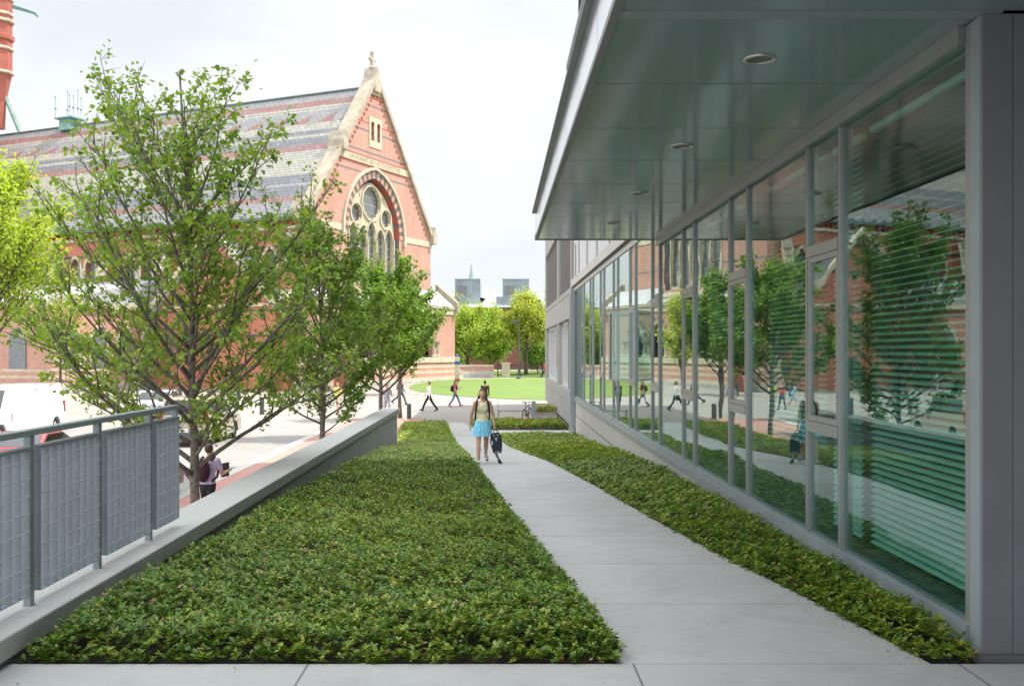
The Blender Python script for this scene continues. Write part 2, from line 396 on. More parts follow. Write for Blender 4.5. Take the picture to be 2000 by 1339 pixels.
# reflective window glass: green tinted, slightly wavy
def facade_glass(name, tint=(.76, .92, .89), ior=1.75, wav=.25, glossc=(.93, .97, .95)):
    m, n, b = new_mat(name); n.nodes.remove(b)
    t = n.nodes.new('ShaderNodeTexCoord').outputs['Object']
    bp = n.nodes.new('ShaderNodeBump'); bp.inputs['Strength'].default_value = wav; bp.inputs['Distance'].default_value = .006
    lk(n, noise(n, t, 1.1, 2, .4), bp.inputs['Height'])
    fr = n.nodes.new('ShaderNodeFresnel'); ge = n.nodes.new('ShaderNodeNewGeometry')
    lk(n, mathn(n, 'MULTIPLY_ADD', ge.outputs['Backfacing'], 1/ior-ior, ior), fr.inputs[0])
    gl = n.nodes.new('ShaderNodeBsdfGlossy'); gl.inputs['Roughness'].default_value = .004; gl.inputs[0].default_value = (*glossc, 1)
    lk(n, bp.outputs[0], gl.inputs['Normal'])
    tr = n.nodes.new('ShaderNodeBsdfTransparent'); tr.inputs[0].default_value = (*tint, 1)
    ms = n.nodes.new('ShaderNodeMixShader'); lk(n, fr.outputs[0], ms.inputs[0]); lk(n, tr.outputs[0], ms.inputs[1]); lk(n, gl.outputs[0], ms.inputs[2])
    lk(n, ms.outputs[0], n.nodes['Material Output'].inputs[0])
    return m
M['glass'] = facade_glass('green_glass')
def soffit_mat():
    m, n, b = new_mat('soffit_panel')
    t = n.nodes.new('ShaderNodeTexCoord').outputs['Object']
    s = n.nodes.new('ShaderNodeSeparateXYZ'); lk(n, t, s.inputs[0])
    b.inputs['Base Color'].default_value = (.15, .19, .19, 1)
    lk(n, mixc(n, ramp(n, noise(n, t, .7, 4), .3, .7), (.20, .265, .28), (.225, .29, .30)), b.inputs['Base Color'])
    b.inputs['Roughness'].default_value = .11; b.inputs['IOR'].default_value = 1.38
    mpn = n.nodes.new('ShaderNodeMapping'); mpn.inputs['Scale'].default_value = (1.6, .9, 1); lk(n, t, mpn.inputs[0])
    bump(n, b, noise(n, mpn.outputs[0], 1.0, 2, .4), .35, .012)
    return m
M['soffit'] = soffit_mat()
def fascia_mat():
    m, n, b = new_mat('fascia_panel')
    b.inputs['Base Color'].default_value = (.42, .47, .52, 1); b.inputs['Metallic'].default_value = .85; b.inputs['Roughness'].default_value = .12
    t = n.nodes.new('ShaderNodeTexCoord').outputs['Object']
    lk(n, mixc(n, noise(n, t, .8), (.55, .6, .66), (.7, .74, .78)), b.inputs['Base Color'])
    bump(n, b, noise(n, t, .7, 2), .2, .02)
    return m
M['fascia'] = fascia_mat()

# ------------------------------------------------------------------ ground levels
GP = [(-50, 0), (8, 0), (12.5, -.12), (17, -.25), (22, -.45), (27, -.78), (32, -1.1), (38, -1.33), (42, -1.44), (46, -1.495), (60, -1.5), (95, -.8), (3000, -.8)]
def gz(d): return float(np.interp(d, [p[0] for p in GP], [p[1] for p in GP]))
ST = -1.5
def sz(d): return float(np.interp(d, [-100, 60, 95, 3000], [ST, ST, -.8, -.8]))
def sheet(name, xs_fn, ys, zf, mat, dz=0, thick=0, nx=1, kind='structure'):
    mb = MB(); k = nx + 1
    vs = []
    for y in ys:
        a, b = xs_fn(y)
        for i in range(k): vs.append((a + (b-a)*i/nx, y, zf(y)+dz))
    fs = [(r*k+i, r*k+i+1, (r+1)*k+i+1, (r+1)*k+i) for r in range(len(ys)-1) for i in range(nx)]
    n = len(vs)
    if thick:
        vs += [(x, y, z-thick) for x, y, z in vs]
        fs += [tuple(i+n for i in f[::-1]) for f in fs]
        last = (len(ys)-1)*k
        for r in range(len(ys)-1):
            fs.append((r*k, (r+1)*k, (r+1)*k+n, r*k+n)); fs.append((r*k+nx, r*k+nx+n, (r+1)*k+nx+n, (r+1)*k+nx))
        for i in range(nx): fs.append((i, i+n, i+1+n, i+1)); fs.append((last+i, last+i+1, last+i+1+n, last+i+n))
    mb.add(vs, fs)
    o = mb.build(name, mat); o['kind'] = kind; return o
YS = [-40, -10, 0, 20, 40, 60, 62, 70, 80, 95, 97, 130, 200, 400, 900, 1800]
sheet('ground', lambda y: (-900, 900), YS, sz, M['ground'], nx=1)
sheet('road', lambda y: (-34, -7.62), [-30, 0, 20, 47], sz, M['road'], dz=.004)
sheet('brick_sidewalk', lambda y: (-7.3, -3.66), [-30, 0, 20, 31.2, 50], sz, M['sidewalk'], dz=.10, thick=.2)
sheet('kerb', lambda y: (-7.62, -7.302), [-30, 0, 20, 31.2, 50], sz, M['curb'], dz=.105, thick=.25)
sheet('brick_paving', lambda y: (.6, 2.9), [47.4, 52], sz, M['sidewalk'], dz=.012)
LE = [(6.33, .80), (7.8, .66), (9.5, .49), (11.9, .25), (17.4, -.22), (23, -.65), (29.2, -1.1), (38, -1.8), (48.3, -2.5)]
RE = [(6.33, 2.77), (8.1, 2.5), (9.7, 2.28), (12.1, 2.0), (15, 1.74), (17, 1.56), (19.2, 1.37), (25, .92), (31, .49), (35.5, .13), (41, -.4), (47, -1.5), (48.3, -1.7)]
def le(y): return float(np.interp(y, [p[0] for p in LE], [p[1] for p in LE]))
def re(y): return float(np.interp(y, [p[0] for p in RE], [p[1] for p in RE]))
ys = list(np.linspace(6.33, 48.3, 60))
sheet('path', lambda y: (le(y), re(y)), ys, gz, M['path'], dz=.0, thick=.12)
sheet('front_walkway', lambda y: (-7, 9), [-12, 0, 6.32], lambda y: 0, M['walk'], thick=.12)
fw = None
def bl(y): return -3.1 if y < 31.3 else float(np.interp(y, [31.3, 32, 47], [-3.1, -3.3, -4.6]))
sheet('planting_soil', lambda y: (-3.12, le(y)-.002), list(np.linspace(6.325, 31.25, 30)), gz, M['soil'], dz=-.05, thick=.1)
sheet('planting_soil', lambda y: (bl(y), le(y)-.002), list(np.linspace(31.26, 47, 20)), gz, M['soil'], dz=-.05, thick=.1)
sheet('planting_soil', lambda y: (re(y)+.002, 3.2), list(np.linspace(6.325, 38.48, 40)), gz, M['soil'], dz=-.05, thick=.1)
sheet('planting_soil', lambda y: (re(y)+.002, 3.1), list(np.linspace(42.9, 47, 6)), gz, M['soil'], dz=-.05, thick=.3)
sheet('concrete_strip', lambda y: (re(y)+.004, 3.2), [38.49, 40, 41, 42.85], gz, M['curb'], dz=.02, thick=.3)
# lawn (an oval of grass across the plaza)
mb = MB(); ring = []
cx, cy, ax, ay = 6.0, 84.5, 13.5, 17.5
N = 64
for i in range(N):
    t = 2*PI*i/N; y = cy + ay*math.sin(t); ring.append((cx + ax*math.cos(t), y))
rings = []
for k in range(9):
    q = 1 - k/9
    rings.append([(cx+(x-cx)*q, cy+(y-cy)*q) for x, y in ring])
vs = [(x, y, sz(y)+.02+.05*min(1, k/2)) for k, rg in enumerate(rings) for x, y in rg]
fs = [(k*N+i, k*N+(i+1)%N, (k+1)*N+(i+1)%N, (k+1)*N+i) for k in range(8) for i in range(N)] + [tuple(8*N+i for i in range(N))]
mb.add(vs, fs); mb.build('lawn', M['lawn'])['kind'] = 'structure'
# grassy verge behind the fence
sheet('verge', lambda y: (-3.5, 60), [103, 112, 140], sz, M['lawn'], dz=.012)

# ------------------------------------------------------------------ ground cover leaves
rng = np.random.default_rng(7)
LEAF5 = np.array([(0,0,0), (.5,.24,.05), (.52,0,-.02), (.5,-.24,.05), (1,0,-.10)], dtype=np.float32)
LEAF5F = np.array([(0,1,2), (0,2,3), (1,4,2), (2,4,3)], dtype=np.int32)
def leaves_from(P, D, S, N_, T, tmpl, tf):
    """P base, D dir, N_ normal hint, S size -> verts, faces"""
    D = D / np.linalg.norm(D, axis=1, keepdims=True)
    W = np.cross(N_, D); W /= (np.linalg.norm(W, axis=1, keepdims=True) + 1e-9)
    U = np.cross(D, W)
    V = P[:, None, :] + S[:, None, None] * (tmpl[None, :, 0, None]*D[:, None, :] + tmpl[None, :, 1, None]*W[:, None, :] + tmpl[None, :, 2, None]*U[:, None, :])
    n = len(P); k = len(tmpl)
    F = tf[None, :, :] + (np.arange(n, dtype=np.int32)*k)[:, None, None]
    return V.reshape(-1, 3), F.reshape(-1, 3), np.repeat(T, k)
def hump(x, y):
    return .026*np.sin(x*2.3+y*1.1)+.022*np.sin(y*2.9-x*1.7)+.02*np.sin(x*5.1+y*4.3)
def cover(name, regions, label, seed, hgt=.17):
    rg = np.random.default_rng(seed)
    Ps = []; Ds = []; Ss = []; Ns = []; Ts = []
    for (y0, y1, xa, xb, dens, size, lv) in regions:
        ya = np.linspace(y0, y1, 12)
        wmax = max(xb(y)-xa(y) for y in ya); xm = min(xa(y) for y in ya); area = (y1-y0)*wmax
        n = int(area*dens); y = rg.uniform(y0, y1, n); u = rg.uniform(0, 1, n)
        A = np.array([xa(q) for q in y]); B = np.array([xb(q) for q in y])
        keep = rg.uniform(0, 1, n) < (B-A)/wmax
        y = y[keep]; A = A[keep]; B = B[keep]; x = A + (B-A)*u[keep]; n = len(y)
        edge = np.clip(np.minimum(np.minimum(x-A, B-x), np.where(y0 < 7, y-y0, 9))/.16, 0, 1)
        z0 = np.interp(y, [p[0] for p in GP], [p[1] for p in GP])
        h = hgt*(.55+.45*edge)*rg.uniform(.6, 1.12, n) + hump(x, y)*edge
        lower = rg.uniform(0, 1, n) < .25; h = np.where(lower, h*.55, h); h = np.where(edge < .9, h*rg.uniform(.12, 1.0, n), h)
        patch = .5+.5*np.sin(x*.8+1.3*np.sin(y*.31))*np.sin(y*.45+x*.6)
        base_t = np.clip(rg.normal(.26+.18*patch, .13, n) + np.where(y > 20, .12, 0), 0, .78)
        tiltx = rg.normal(0, .28, n); tilty = rg.normal(0, .28, n)
        sz_ = size*rg.uniform(.75, 1.25, n)
        for k in range(lv):
            a = 2*PI*k/lv + rg.uniform(0, 6.28, n)*1.0/lv + (n and rg.uniform(0, 6.28))
            up = rg.uniform(-.15, .55, n) if k % 2 else rg.uniform(.2, .95, n)
            d = np.stack([np.cos(a)+tiltx*.3, np.sin(a)+tilty*.3, up], 1)
            P = np.stack([x, y, z0+h-(k % 2)*.012], 1)
            Ps.append(P); Ds.append(d); Ss.append(sz_*rg.uniform(.7, 1.15, n))
            Ns.append(np.stack([tiltx+rg.normal(0, .25, n), tilty+rg.normal(0, .25, n), np.ones(n)], 1))
            tt = np.clip(base_t + rg.normal(0, .07, n), 0, .8)
            tt = np.where(rg.uniform(0, 1, n) < np.where(y < 14, .034, .02), rg.uniform(.86, 1, n), tt); Ts.append(tt)
    V, F, T = leaves_from(np.concatenate(Ps), np.concatenate(Ds), np.concatenate(Ss), np.concatenate(Ns), np.concatenate(Ts), LEAF5, LEAF5F)
    o = np_mesh(name, V, F, M['cover'], attr=T); o['kind'] = 'stuff'; tag(o, label, 'ground cover')
    return o
M['cover'] = leafmat('ground_cover_leaf', [(0, (.036, .092, .011)), (.3, (.115, .215, .022)), (.55, (.225, .315, .034)), (.8, (.43, .43, .06)), (.85, (.42, .32, .16)), (1, (.40, .17, .08))], .24, .4, .38)
cover('ground_cover', [(6.335, 7.6, lambda y: -3.06, lambda y: le(y)+.03, 330, .05, 8), (6.345, 12, lambda y: -3.06, lambda y: le(y)+.03, 540, .047, 8), (12, 20, lambda y: -3.06, lambda y: le(y)+.03, 430, .050, 7),
      (20, 31.3, lambda y: -3.06, lambda y: le(y)+.03, 350, .056, 6), (31.3, 47, bl, lambda y: le(y)+.03, 170, .08, 6)],
      'broad bed of leafy evergreen ground cover between the low wall and the path', 3)
cover('ground_cover', [(6.36, 10, lambda y: re(y)-.03, lambda y: 3.10, 260, .05, 8), (6.5, 12, lambda y: re(y)-.035, lambda y: 3.12, 540, .047, 8), (12, 20, lambda y: re(y)-.035, lambda y: 3.12, 340, .058, 7),
      (20, 30, lambda y: re(y)-.035, lambda y: 3.12, 300, .062, 6), (30, 38.3, lambda y: re(y)-.035, lambda y: 3.12, 190, .078, 6)],
      'narrow bed of leafy ground cover along the foot of the glass facade', 5)
cover('ground_cover', [(42.95, 47, lambda y: re(y)+.1, lambda y: 3.05, 260, .09, 7)],
      'short low hedge-like strip of ground cover in front of the bicycle', 9, hgt=.28)

rg = np.random.default_rng(21); n = 900
yy_ = rg.uniform(3.5, 34, n)**1.0; side_ = rg.uniform(0, 1, n) < .5; off_ = rg.exponential(.10, n)
lx = np.array([le(a) for a in yy_]); rx = np.array([re(a) for a in yy_])
xx_ = np.where(side_, lx+off_, rx-off_); frontm = yy_ < 6.33
xx_ = np.where(frontm, rg.uniform(-3, 3.4, n), xx_); keep = ~frontm | (rg.uniform(0, 1, n) < .5)
xx_, yy_ = xx_[keep], yy_[keep]; n = len(xx_)
P = np.stack([xx_, yy_, np.interp(yy_, [p[0] for p in GP], [p[1] for p in GP])+.006], 1); D = rg.normal(0, 1, (n, 3)); D[:, 2] = rg.uniform(0, .25, n)
V, Fq, T = leaves_from(P, D, rg.uniform(.008, .03, n), np.tile([0, 0, 1.], (n, 1))+rg.normal(0, .2, (n, 3)), rg.uniform(.6, 1, n), LEAF5, LEAF5F)
lo_ = np_mesh('leaf_litter', V, Fq, leafmat('dry_leaf', [(0, (.10, .07, .03)), (.7, (.22, .14, .06)), (1, (.14, .16, .05))], .1), attr=T); lo_['kind'] = 'stuff'; tag(lo_, 'scattered dry leaf crumbs along the edges of the path', 'leaf litter')

# ------------------------------------------------------------------ trees
MAPLE = [(0,0), (.02,.16), (-.06,.34), (.16,.30), (.20,.50), (.38,.36), (.46,.56), (.58,.22), (.74,.26), (1.0,0)]
def maple_tmpl():
    L = MAPLE + [(u, -v) for u, v in MAPLE[-2:0:-1]]
    P = [(.36, 0, .03)] + [(u, v, -.30*abs(v)-.10*u*u) for u, v in L]
    n = len(L); F = [(0, 1+i, 1+(i+1) % n) for i in range(n)]
    return np.array(P, dtype=np.float32), np.array(F, dtype=np.int32)
MAPLE_T, MAPLE_F = maple_tmpl()
QUADL = np.array([(0,0,0), (.45,.34,-.05), (.5,0,.03), (.45,-.34,-.05), (1,0,-.12)], dtype=np.float32)
def tree(name, label, base, H, prof, nb, seed, leaf, nleaf, leafm, bark, r0=.085, tb=.12, maple=True, group=None, lean=(0,0), e0=38, e1=62, sub=7, clump=.05, top=.97, droop=.5, tintmu=.45, asym=None):
    rg = random.Random(seed); nr = np.random.default_rng(seed)
    t = thing(name, base, 0, label, 'tree', group)
    mb = MB(); bx, by, bz = base
    tp = []
    px = py = 0
    for i in range(13):
        f = i/12; px += rg.gauss(0, .018*H/8); py += rg.gauss(0, .018*H/8)
        tp.append(Vector((bx+px+lean[0]*f*f, by+py+lean[1]*f*f, bz+H*top*f)))
    tr = [r0*(1.18 if i == 0 else 1)*(1-.9*(i/12)**.9)+.006 for i in range(13)]
    mb.tube(tp, tr, 9)
    def at(f):
        k = min(int(f*12), 11); q = f*12-k; return tp[k].lerp(tp[k+1], q), tr[k]*(1-q)+tr[k+1]*q
    sites = []   # (pos, dir, weight)
    az = rg.uniform(0, 6.28)
    for k in range(nb):
        f = tb + (.86-tb)*((k+.5)/nb)**.95
        az += 2.39996 + rg.gauss(0, .35)
        p0, rr = at(f)
        e = R(e0 + (e1-e0)*min(1, f*1.35) + rg.gauss(0, 5)); L = .2; jit = rg.uniform(.64, 1.2)
        while L < H:
            zt = f + (L*math.sin(e)*1.06)/H
            if zt > jit*.86 + .02 and zt > .55 or zt > 1.02 or L*math.cos(e) > prof(min(zt, 1))*jit*(asym(az) if asym else 1): break
            L += .08
        pts = [p0]; d = Vector((math.cos(az)*math.cos(e), math.sin(az)*math.cos(e), math.sin(e))); nS = 7
        dd = d.copy()
        for i in range(nS):
            dd = (dd + Vector((rg.gauss(0,.09), rg.gauss(0,.09), rg.gauss(.045,.05)))).normalized()
            pts.append(pts[-1] + dd*(L*1.02/nS))
        rb = min(rr*.55, .008+.0115*L); wl = min(1, .25+L/2.2)*(1.15-.4*f)
        mb.tube(pts, [rb*(1-.85*i/nS)+.003 for i in range(nS+1)], 6)
        ns = max(3, int(sub*(.5+L/3)))
        for j in range(ns):
            g = .22 + .78*(j+rg.random()*.6)/ns
            q = min(int(g*nS), nS-1); pp = pts[q].lerp(pts[q+1], g*nS-q)
            bd = (pts[q+1]-pts[q]).normalized(); side = bd.cross(Vector((0,0,1))).normalized()*(1 if j % 2 else -1)
            sdv = (bd*rg.uniform(.6, 1.1) + side*rg.uniform(.35, .9) + Vector((rg.gauss(0,.12), rg.gauss(0,.12), rg.uniform(0,.45)))).normalized()
            sl = L*rg.uniform(.16, .34)*(1.15-g*.55) + .12
            sp = [pp]
            for i in range(4):
                sdv = (sdv + Vector((rg.gauss(0,.12), rg.gauss(0,.12), rg.gauss(.04,.08)))).normalized(); sp.append(sp[-1]+sdv*sl/4)
            mb.tube(sp, [rb*.38*(1-.8*i/4)+.002 for i in range(5)], 4, caps=False)
            for i in range(1, 5): sites.append((sp[i], (sp[i]-sp[i-1]).normalized(), (.35 + i*.25)*wl))
            if sl > .35:
                for _ in range(2):
                    q2 = rg.choice([2, 3]); td = (sdv + Vector((rg.gauss(0,.6), rg.gauss(0,.6), rg.gauss(.1,.4)))).normalized()
                    te = sp[q2] + td*sl*.45
                    mb.tube([sp[q2], te], [rb*.16+.002, .002], 3, caps=False)
                    sites.append((te, td, 1.1*wl)); sites.append((sp[q2].lerp(te, .5), td, .6*wl))
        for i in range(4, nS+1): sites.append((pts[i], (pts[i]-pts[i-1]).normalized(), (.7+.12*i)*wl))
    sites.append((tp[-1], Vector((0,0,1)), 1)); sites.append((tp[-1].lerp(tp[-2], .5), Vector((0,0,1)), .8)); sites.append((tp[-2], Vector((0,0,1)), .8))
    mb.build('trunk', bark, t, smooth=True)
    P0 = np.array([list(s[0]) for s in sites]); D0 = np.array([list(s[1]) for s in sites]); Wt = np.array([s[2] for s in sites]); Wt *= nr.uniform(.2, 1.2, len(Wt))**1.6
    idx = nr.choice(len(sites), nleaf, p=Wt/Wt.sum())
    n = nleaf
    P = P0[idx] + nr.normal(0, clump, (n, 3)); D = D0[idx]*.35 + nr.normal(0, .62, (n, 3)); D[:, 2] -= droop*nr.uniform(.2, 1.3, n)
    Nn = nr.normal(0, .45, (n, 3)); Nn[:, 2] += 1
    S = leaf*nr.uniform(.55, 1.25, n)
    sitet = nr.normal(0, .12, len(sites))
    T = np.clip(tintmu + sitet[idx] + nr.normal(0, .1, n), 0, 1)
    if maple: V, F, TT = leaves_from(P, D, S, Nn, T, MAPLE_T, MAPLE_F)
    else: V, F, TT = leaves_from(P, D, S, Nn, T, QUADL, LEAF5F)
    np_mesh('crown', V, F, leafm, t, TT)
    return t
M['maple'] = leafmat('maple_leaf', [(0, (.06, .125, .02)), (.5, (.17, .29, .038)), (1, (.34, .46, .07))], .42, .42)
M['lime'] = leafmat('lime_leaf', [(0, (.23, .34, .03)), (.5, (.36, .46, .05)), (1, (.50, .55, .09))], .42, .55)
M['yellowg'] = leafmat('yellow_green_leaf', [(0, (.26, .33, .05)), (.5, (.38, .43, .08)), (1, (.52, .54, .15))], .42, .6)
M['midg'] = leafmat('mid_green_leaf', [(0, (.10, .19, .03)), (.5, (.22, .34, .05)), (1, (.38, .46, .08))], .42, .55)
ZS = ST+.1
def wprof(a, b, c):   # widest low, narrowing upward
    return lambda f: float(np.interp(f, [0, .12, .3, .55, .8, .95, 1], [a*.6, a, a*1.02, b, c, c*.55, .1]))
row = 'maples along the sidewalk'
tree('maple_tree', 'nearest maple on the left, its big open crown rising behind the grey railing', (-4.72, 15.5, ZS), 8.0, lambda f: float(np.interp(f, [0, .18, .3, .4, .5, .6, .7, .8, .9, .96, 1], [.7, 1.3, 2.1, 2.35, 2.3, 2.1, 1.85, 1.6, 1.25, .8, .1])), 60, 11, .08, 14500, M['maple'], M['bark'], r0=.08, tb=.165, group=row, sub=9, clump=.06, e0=18, e1=58, tintmu=.62, lean=(-.3, 0), asym=lambda a: 1+.26*max(0, -math.cos(a)))
tree('maple_tree', 'second maple from the railing, trunk rising behind the middle of the long wall', (-4.92, 27.8, ZS), 7.9, lambda f: float(np.interp(f, [0, .15, .25, .4, .6, .8, .9, .96, 1], [.7, 1.3, 2.0, 2.2, 1.85, 1.35, 1.0, .55, .1])), 48, 25, .098, 12000, M['maple'], M['bark'], r0=.085, tb=.13, group=row, sub=8, clump=.07, e0=18, e1=58, tintmu=.42, lean=(-.35, 0))
tree('maple_tree', 'third maple, full crown between the second maple and the end of the wall', (-4.72, 40.2, ZS), 7.9, lambda f: float(np.interp(f, [0, .2, .3, .4, .55, .7, .85, .95, 1], [.7, 1.4, 2.1, 2.5, 2.4, 1.95, 1.3, .7, .1])), 46, 33, .125, 12500, M['maple'], M['bark'], r0=.095, tb=.2, group=row, sub=8, clump=.09, tintmu=.4, e0=18, e1=58)
tree('maple_tree', 'farthest maple, slim trunk just behind the end of the wall beside the walking man', (-4.95, 50.2, ZS-.1), 8.1, wprof(3.0, 2.3, 1.2), 38, 47, .15, 9000, M['maple'], M['bark'], r0=.10, tb=.27, group=row, sub=8, clump=.12, tintmu=.4, e0=14, e1=56)
tree('young_tree', 'sparse young tree with pale yellow-green leaves on the plaza by the church wing', (-27, 61, -1.45), 9.5, wprof(3.0, 2.6, 1.3), 26, 52, .16, 3200, M['yellowg'], M['bark2'], r0=.10, tb=.25, maple=False, clump=.12)
tree('lime_tree', 'large bright yellow-green tree filling the left edge of the view', (-26.6, 51, ST), 14.5, wprof(4.3, 4.9, 3.8), 50, 61, .21, 24000, M['lime'], M['bark2'], r0=.2, tb=.22, maple=False, clump=.22, sub=9)
bgt = 'trees behind the lawn'
tree('broad_tree', 'broad spreading tree with dark forked trunk behind the curved bench wall', (-3.6, 116, -.8), 8.0, wprof(6.2, 6.2, 4.4), 38, 71, .28, 17000, M['midg'], M['bark2'], r0=.30, tb=.22, maple=False, group=bgt, clump=.38, e0=25, e1=50, tintmu=.72)
tree('pale_tree', 'tall pale yellow-green tree right of the street lamp behind the iron fence', (3.4, 117, -.8), 11.0, wprof(5.4, 3.6, 1.0), 40, 83, .28, 14000, M['yellowg'], M['bark2'], r0=.22, tb=.2, maple=False, group=bgt, clump=.34, e0=22, e1=50)
tree('leafy_tree', 'low bright green tree filling the gap under the broad tree by the fence', (-1.0, 128, -.8), 6.0, wprof(5.4, 4.2, 2.0), 24, 92, .30, 9000, M['midg'], M['bark2'], r0=.14, tb=.1, maple=False, group=bgt, clump=.4, e0=20)
tree('leafy_tree', 'green tree at the left of the group, half hidden by the church corner', (-6.5, 128, -.8), 7.5, wprof(4.5, 3.8, 2.0), 24, 97, .30, 8000, M['midg'], M['bark2'], r0=.16, tb=.15, maple=False, group=bgt, clump=.4, tintmu=.6)
tree('leafy_tree', 'sparse tall tree just left of the concrete block, its top against the sky', (7.0, 108, -.8), 13.0, wprof(2.2, 2.2, 1.6), 22, 99, .34, 2600, M['yellowg'], M['bark2'], r0=.14, tb=.3, maple=False, group=bgt, clump=.3)
for qx, ql in ((-6.0, 'low dark shrub behind the curved striped wall'), (4.9, 'low dark shrub behind the iron fence near the concrete block')):
    tree('shrub', ql, (qx, 121, -.8), 3.6, lambda f: 3.6*(1-f*.55), 26, int(200+qx), .26, 5200, M['maple'], M['bark2'], r0=.06, tb=.06, maple=False, clump=.35, e0=12, e1=55, tintmu=.3)
tree('leafy_tree', 'dark green tree beside the concrete block behind the person in red', (8.6, 127, -.8), 8.4, wprof(4.5, 3.9, 2.2), 24, 98, .30, 8000, M['midg'], M['bark2'], r0=.16, tb=.15, maple=False, group=bgt, clump=.4, tintmu=.55)
tree('bare_tree', 'thin nearly leafless tree against the sky right of the church', (-5.2, 131, -.8), 11.0, wprof(3.0, 3.0, 2.0), 20, 103, .25, 300, M['yellowg'], M['bark2'], r0=.09, tb=.3, maple=False, group=bgt, clump=.2, e0=40, e1=70)
tree('sunlit_tree', 'yellow-green tree glowing behind the third maple in front of the church', (-7.3, 73, -1.3), 8.0, wprof(2.2, 1.9, 1.0), 26, 108, .24, 3600, M['yellowg'], M['bark2'], r0=.12, tb=.2, maple=False, clump=.22)

# ------------------------------------------------------------------ left wall and railing
t = thing('retaining_wall', (-3.1, 31.2, gz(31.2)), 0, 'long low concrete wall with a flat coping along the planting bed', 'wall')
MB().box(-3.60, -3.16, -8, 31.16, -1.7, .03).build('wall', M['wallc'], t)
MB().box(-3.64, -3.10, -8, 31.2, .045, .195).build('cap', M['capc'], t, bevel=.012)
MB().box(-3.58, -3.19, -8, 31.12, .029, .046).build('shadow_gap', M['dark_gasket'], t)
t = thing('railing', (-3.33, 7.02, .195), 0, 'grey metal railing of close vertical bars standing on the low wall', 'railing')
posts = [3.4, 4.6, 5.81, 7.02, 8.22, 9.43]
mb = MB(); mb.box(-3.37, -3.29, 2.6, 10.2, 1.40, 1.445); mb.build('top_rail', M['rail_paint'], t, bevel=.006)
p = MB(); p.box(-3.356, -3.304, 7.0-.012, 7.0+.05, .196, 1.398)
p.box(-3.362, -3.298, 6.982, 7.056, .1955, .199)
for z in (.40, 1.28): p.lathe([(.014, 0), (.014, .02)], (-3.30, 7.02, z), 8)
post0 = p.build('post', M['rail_paint'], t, bevel=.003)
for i, y in enumerate(posts):
    if y == 7.02: continue
    c = post0.copy(); C.objects.link(c); c.parent = t; c.location = (0, y-7.02, 0)
def grating(y0, y1):
    m = MB()
    n = max(1, round((y1-y0)/.131)); st = (y1-y0)/n
    for i in range(n+1):
        y = y0+i*st; m.box(-3.352, -3.283, y-.0025, y+.0025, .29, 1.30)
    z = .36
    while z < 1.28: m.tube([(-3.279, y0, z), (-3.279, y1, z)], .0042, 6, mi=1); z += .1245
    m.box(-3.358, -3.279, y0-.006, y1+.006, 1.301, 1.325); m.box(-3.355, -3.282, y0-.004, y1+.004, .283, .2895)
    return m
for a, b in [(3.47, 4.53), (4.68, 5.73), (5.89, 6.93), (7.10, 8.15), (8.31, 9.36), (9.51, 10.19)]:
    grating(a, b).build('grating_panel', [M['grate_paint'], M['rod']], t)
e = MB(); e.box(-3.356, -3.304, 10.17, 10.2, 1.325, 1.398); e.build('end_bracket', M['rail_paint'], t)

# ------------------------------------------------------------------ glass building on the right
XF = 3.17
B = thing('glass_building', (XF, 6.47, 0), 0, 'modern building with a glass facade and a glossy dark overhanging canopy', 'building')
bays = []; y = 6.69
k = 0
while y < 39.8:
    wd = 2.44 if k % 2 == 0 else .97
    bays.append((y, min(y+wd, 39.9), k % 2 == 1)); y += wd; k += 1
def mull(y, ztop, w_=.065, d0=.10, z0=.17):
    m = MB(); m.box(XF-.014, XF+d0, y-w_/2, y+w_/2, z0, ztop); m.box(XF-.012, XF-.005+d0, y+w_/2, y+w_/2+.012, z0, ztop, 1); return m
for i, (a, b, nar) in enumerate(bays):
    zt = 4.07 if a < 19.3 else 4.47
    if i > 0: mull(a, zt, .062 if nar else .058).build('mullion', [M['frame'], M['dark_gasket']], B)
    g = .045
    if not nar:
        f = MB()
        f.box(XF+.02, XF+.03, a+g, b-g, .19, zt-.02); f.build('window_pane', M['glass'], B)
    else:
        for z in (3.0, 1.24):
            m = MB(); m.box(XF-.02, XF+.09, a+.04, b-.038, z-.055, z+.055); m.build('transom', M['frame'], B)
        MB().box(XF+.02, XF+.03, a+g, b-g, 3.06, zt-.02).build('window_pane', M['glass'], B)
        MB().box(XF+.02, XF+.03, a+g, b-g, .19, 1.18).build('window_pane', M['glass'], B)
        if abs(a-23.79) < .4 or i == 9: opened = (a, b); 
        cm = MB(); openit = (i == 9)
        w0, w1, z0, z1 = .0, (b-a)-.09, 1.30, 2.94
        cf = [(w0, w0+.055, z0, z1), (w1-.055, w1, z0, z1), (w0+.055, w1-.055, z0, z0+.055), (w0+.055, w1-.055, z1-.055, z1)]
        ang = R(36) if openit else 0
        def tf(v, oy=a+.045): # v=(x depth, y along)
            return (XF-.012 + v[0]*math.cos(ang) - v[1]*math.sin(ang), oy + v[1]*math.cos(ang) + v[0]*math.sin(ang), v[2])
        for (u0, u1, q0, q1) in cf:
            bb = MB().box(0, .05, u0, u1, q0, q1); cm.add([tf(v) for v in bb.v], bb.f)
        co = cm.build('casement', M['frame'], B)
        bb = MB().box(.02, .028, w0+.055, w1-.055, z0+.055, z1-.055); gm = MB(); gm.add([tf(v) for v in bb.v], bb.f)
        gm.build('pane', M['glass'], co)
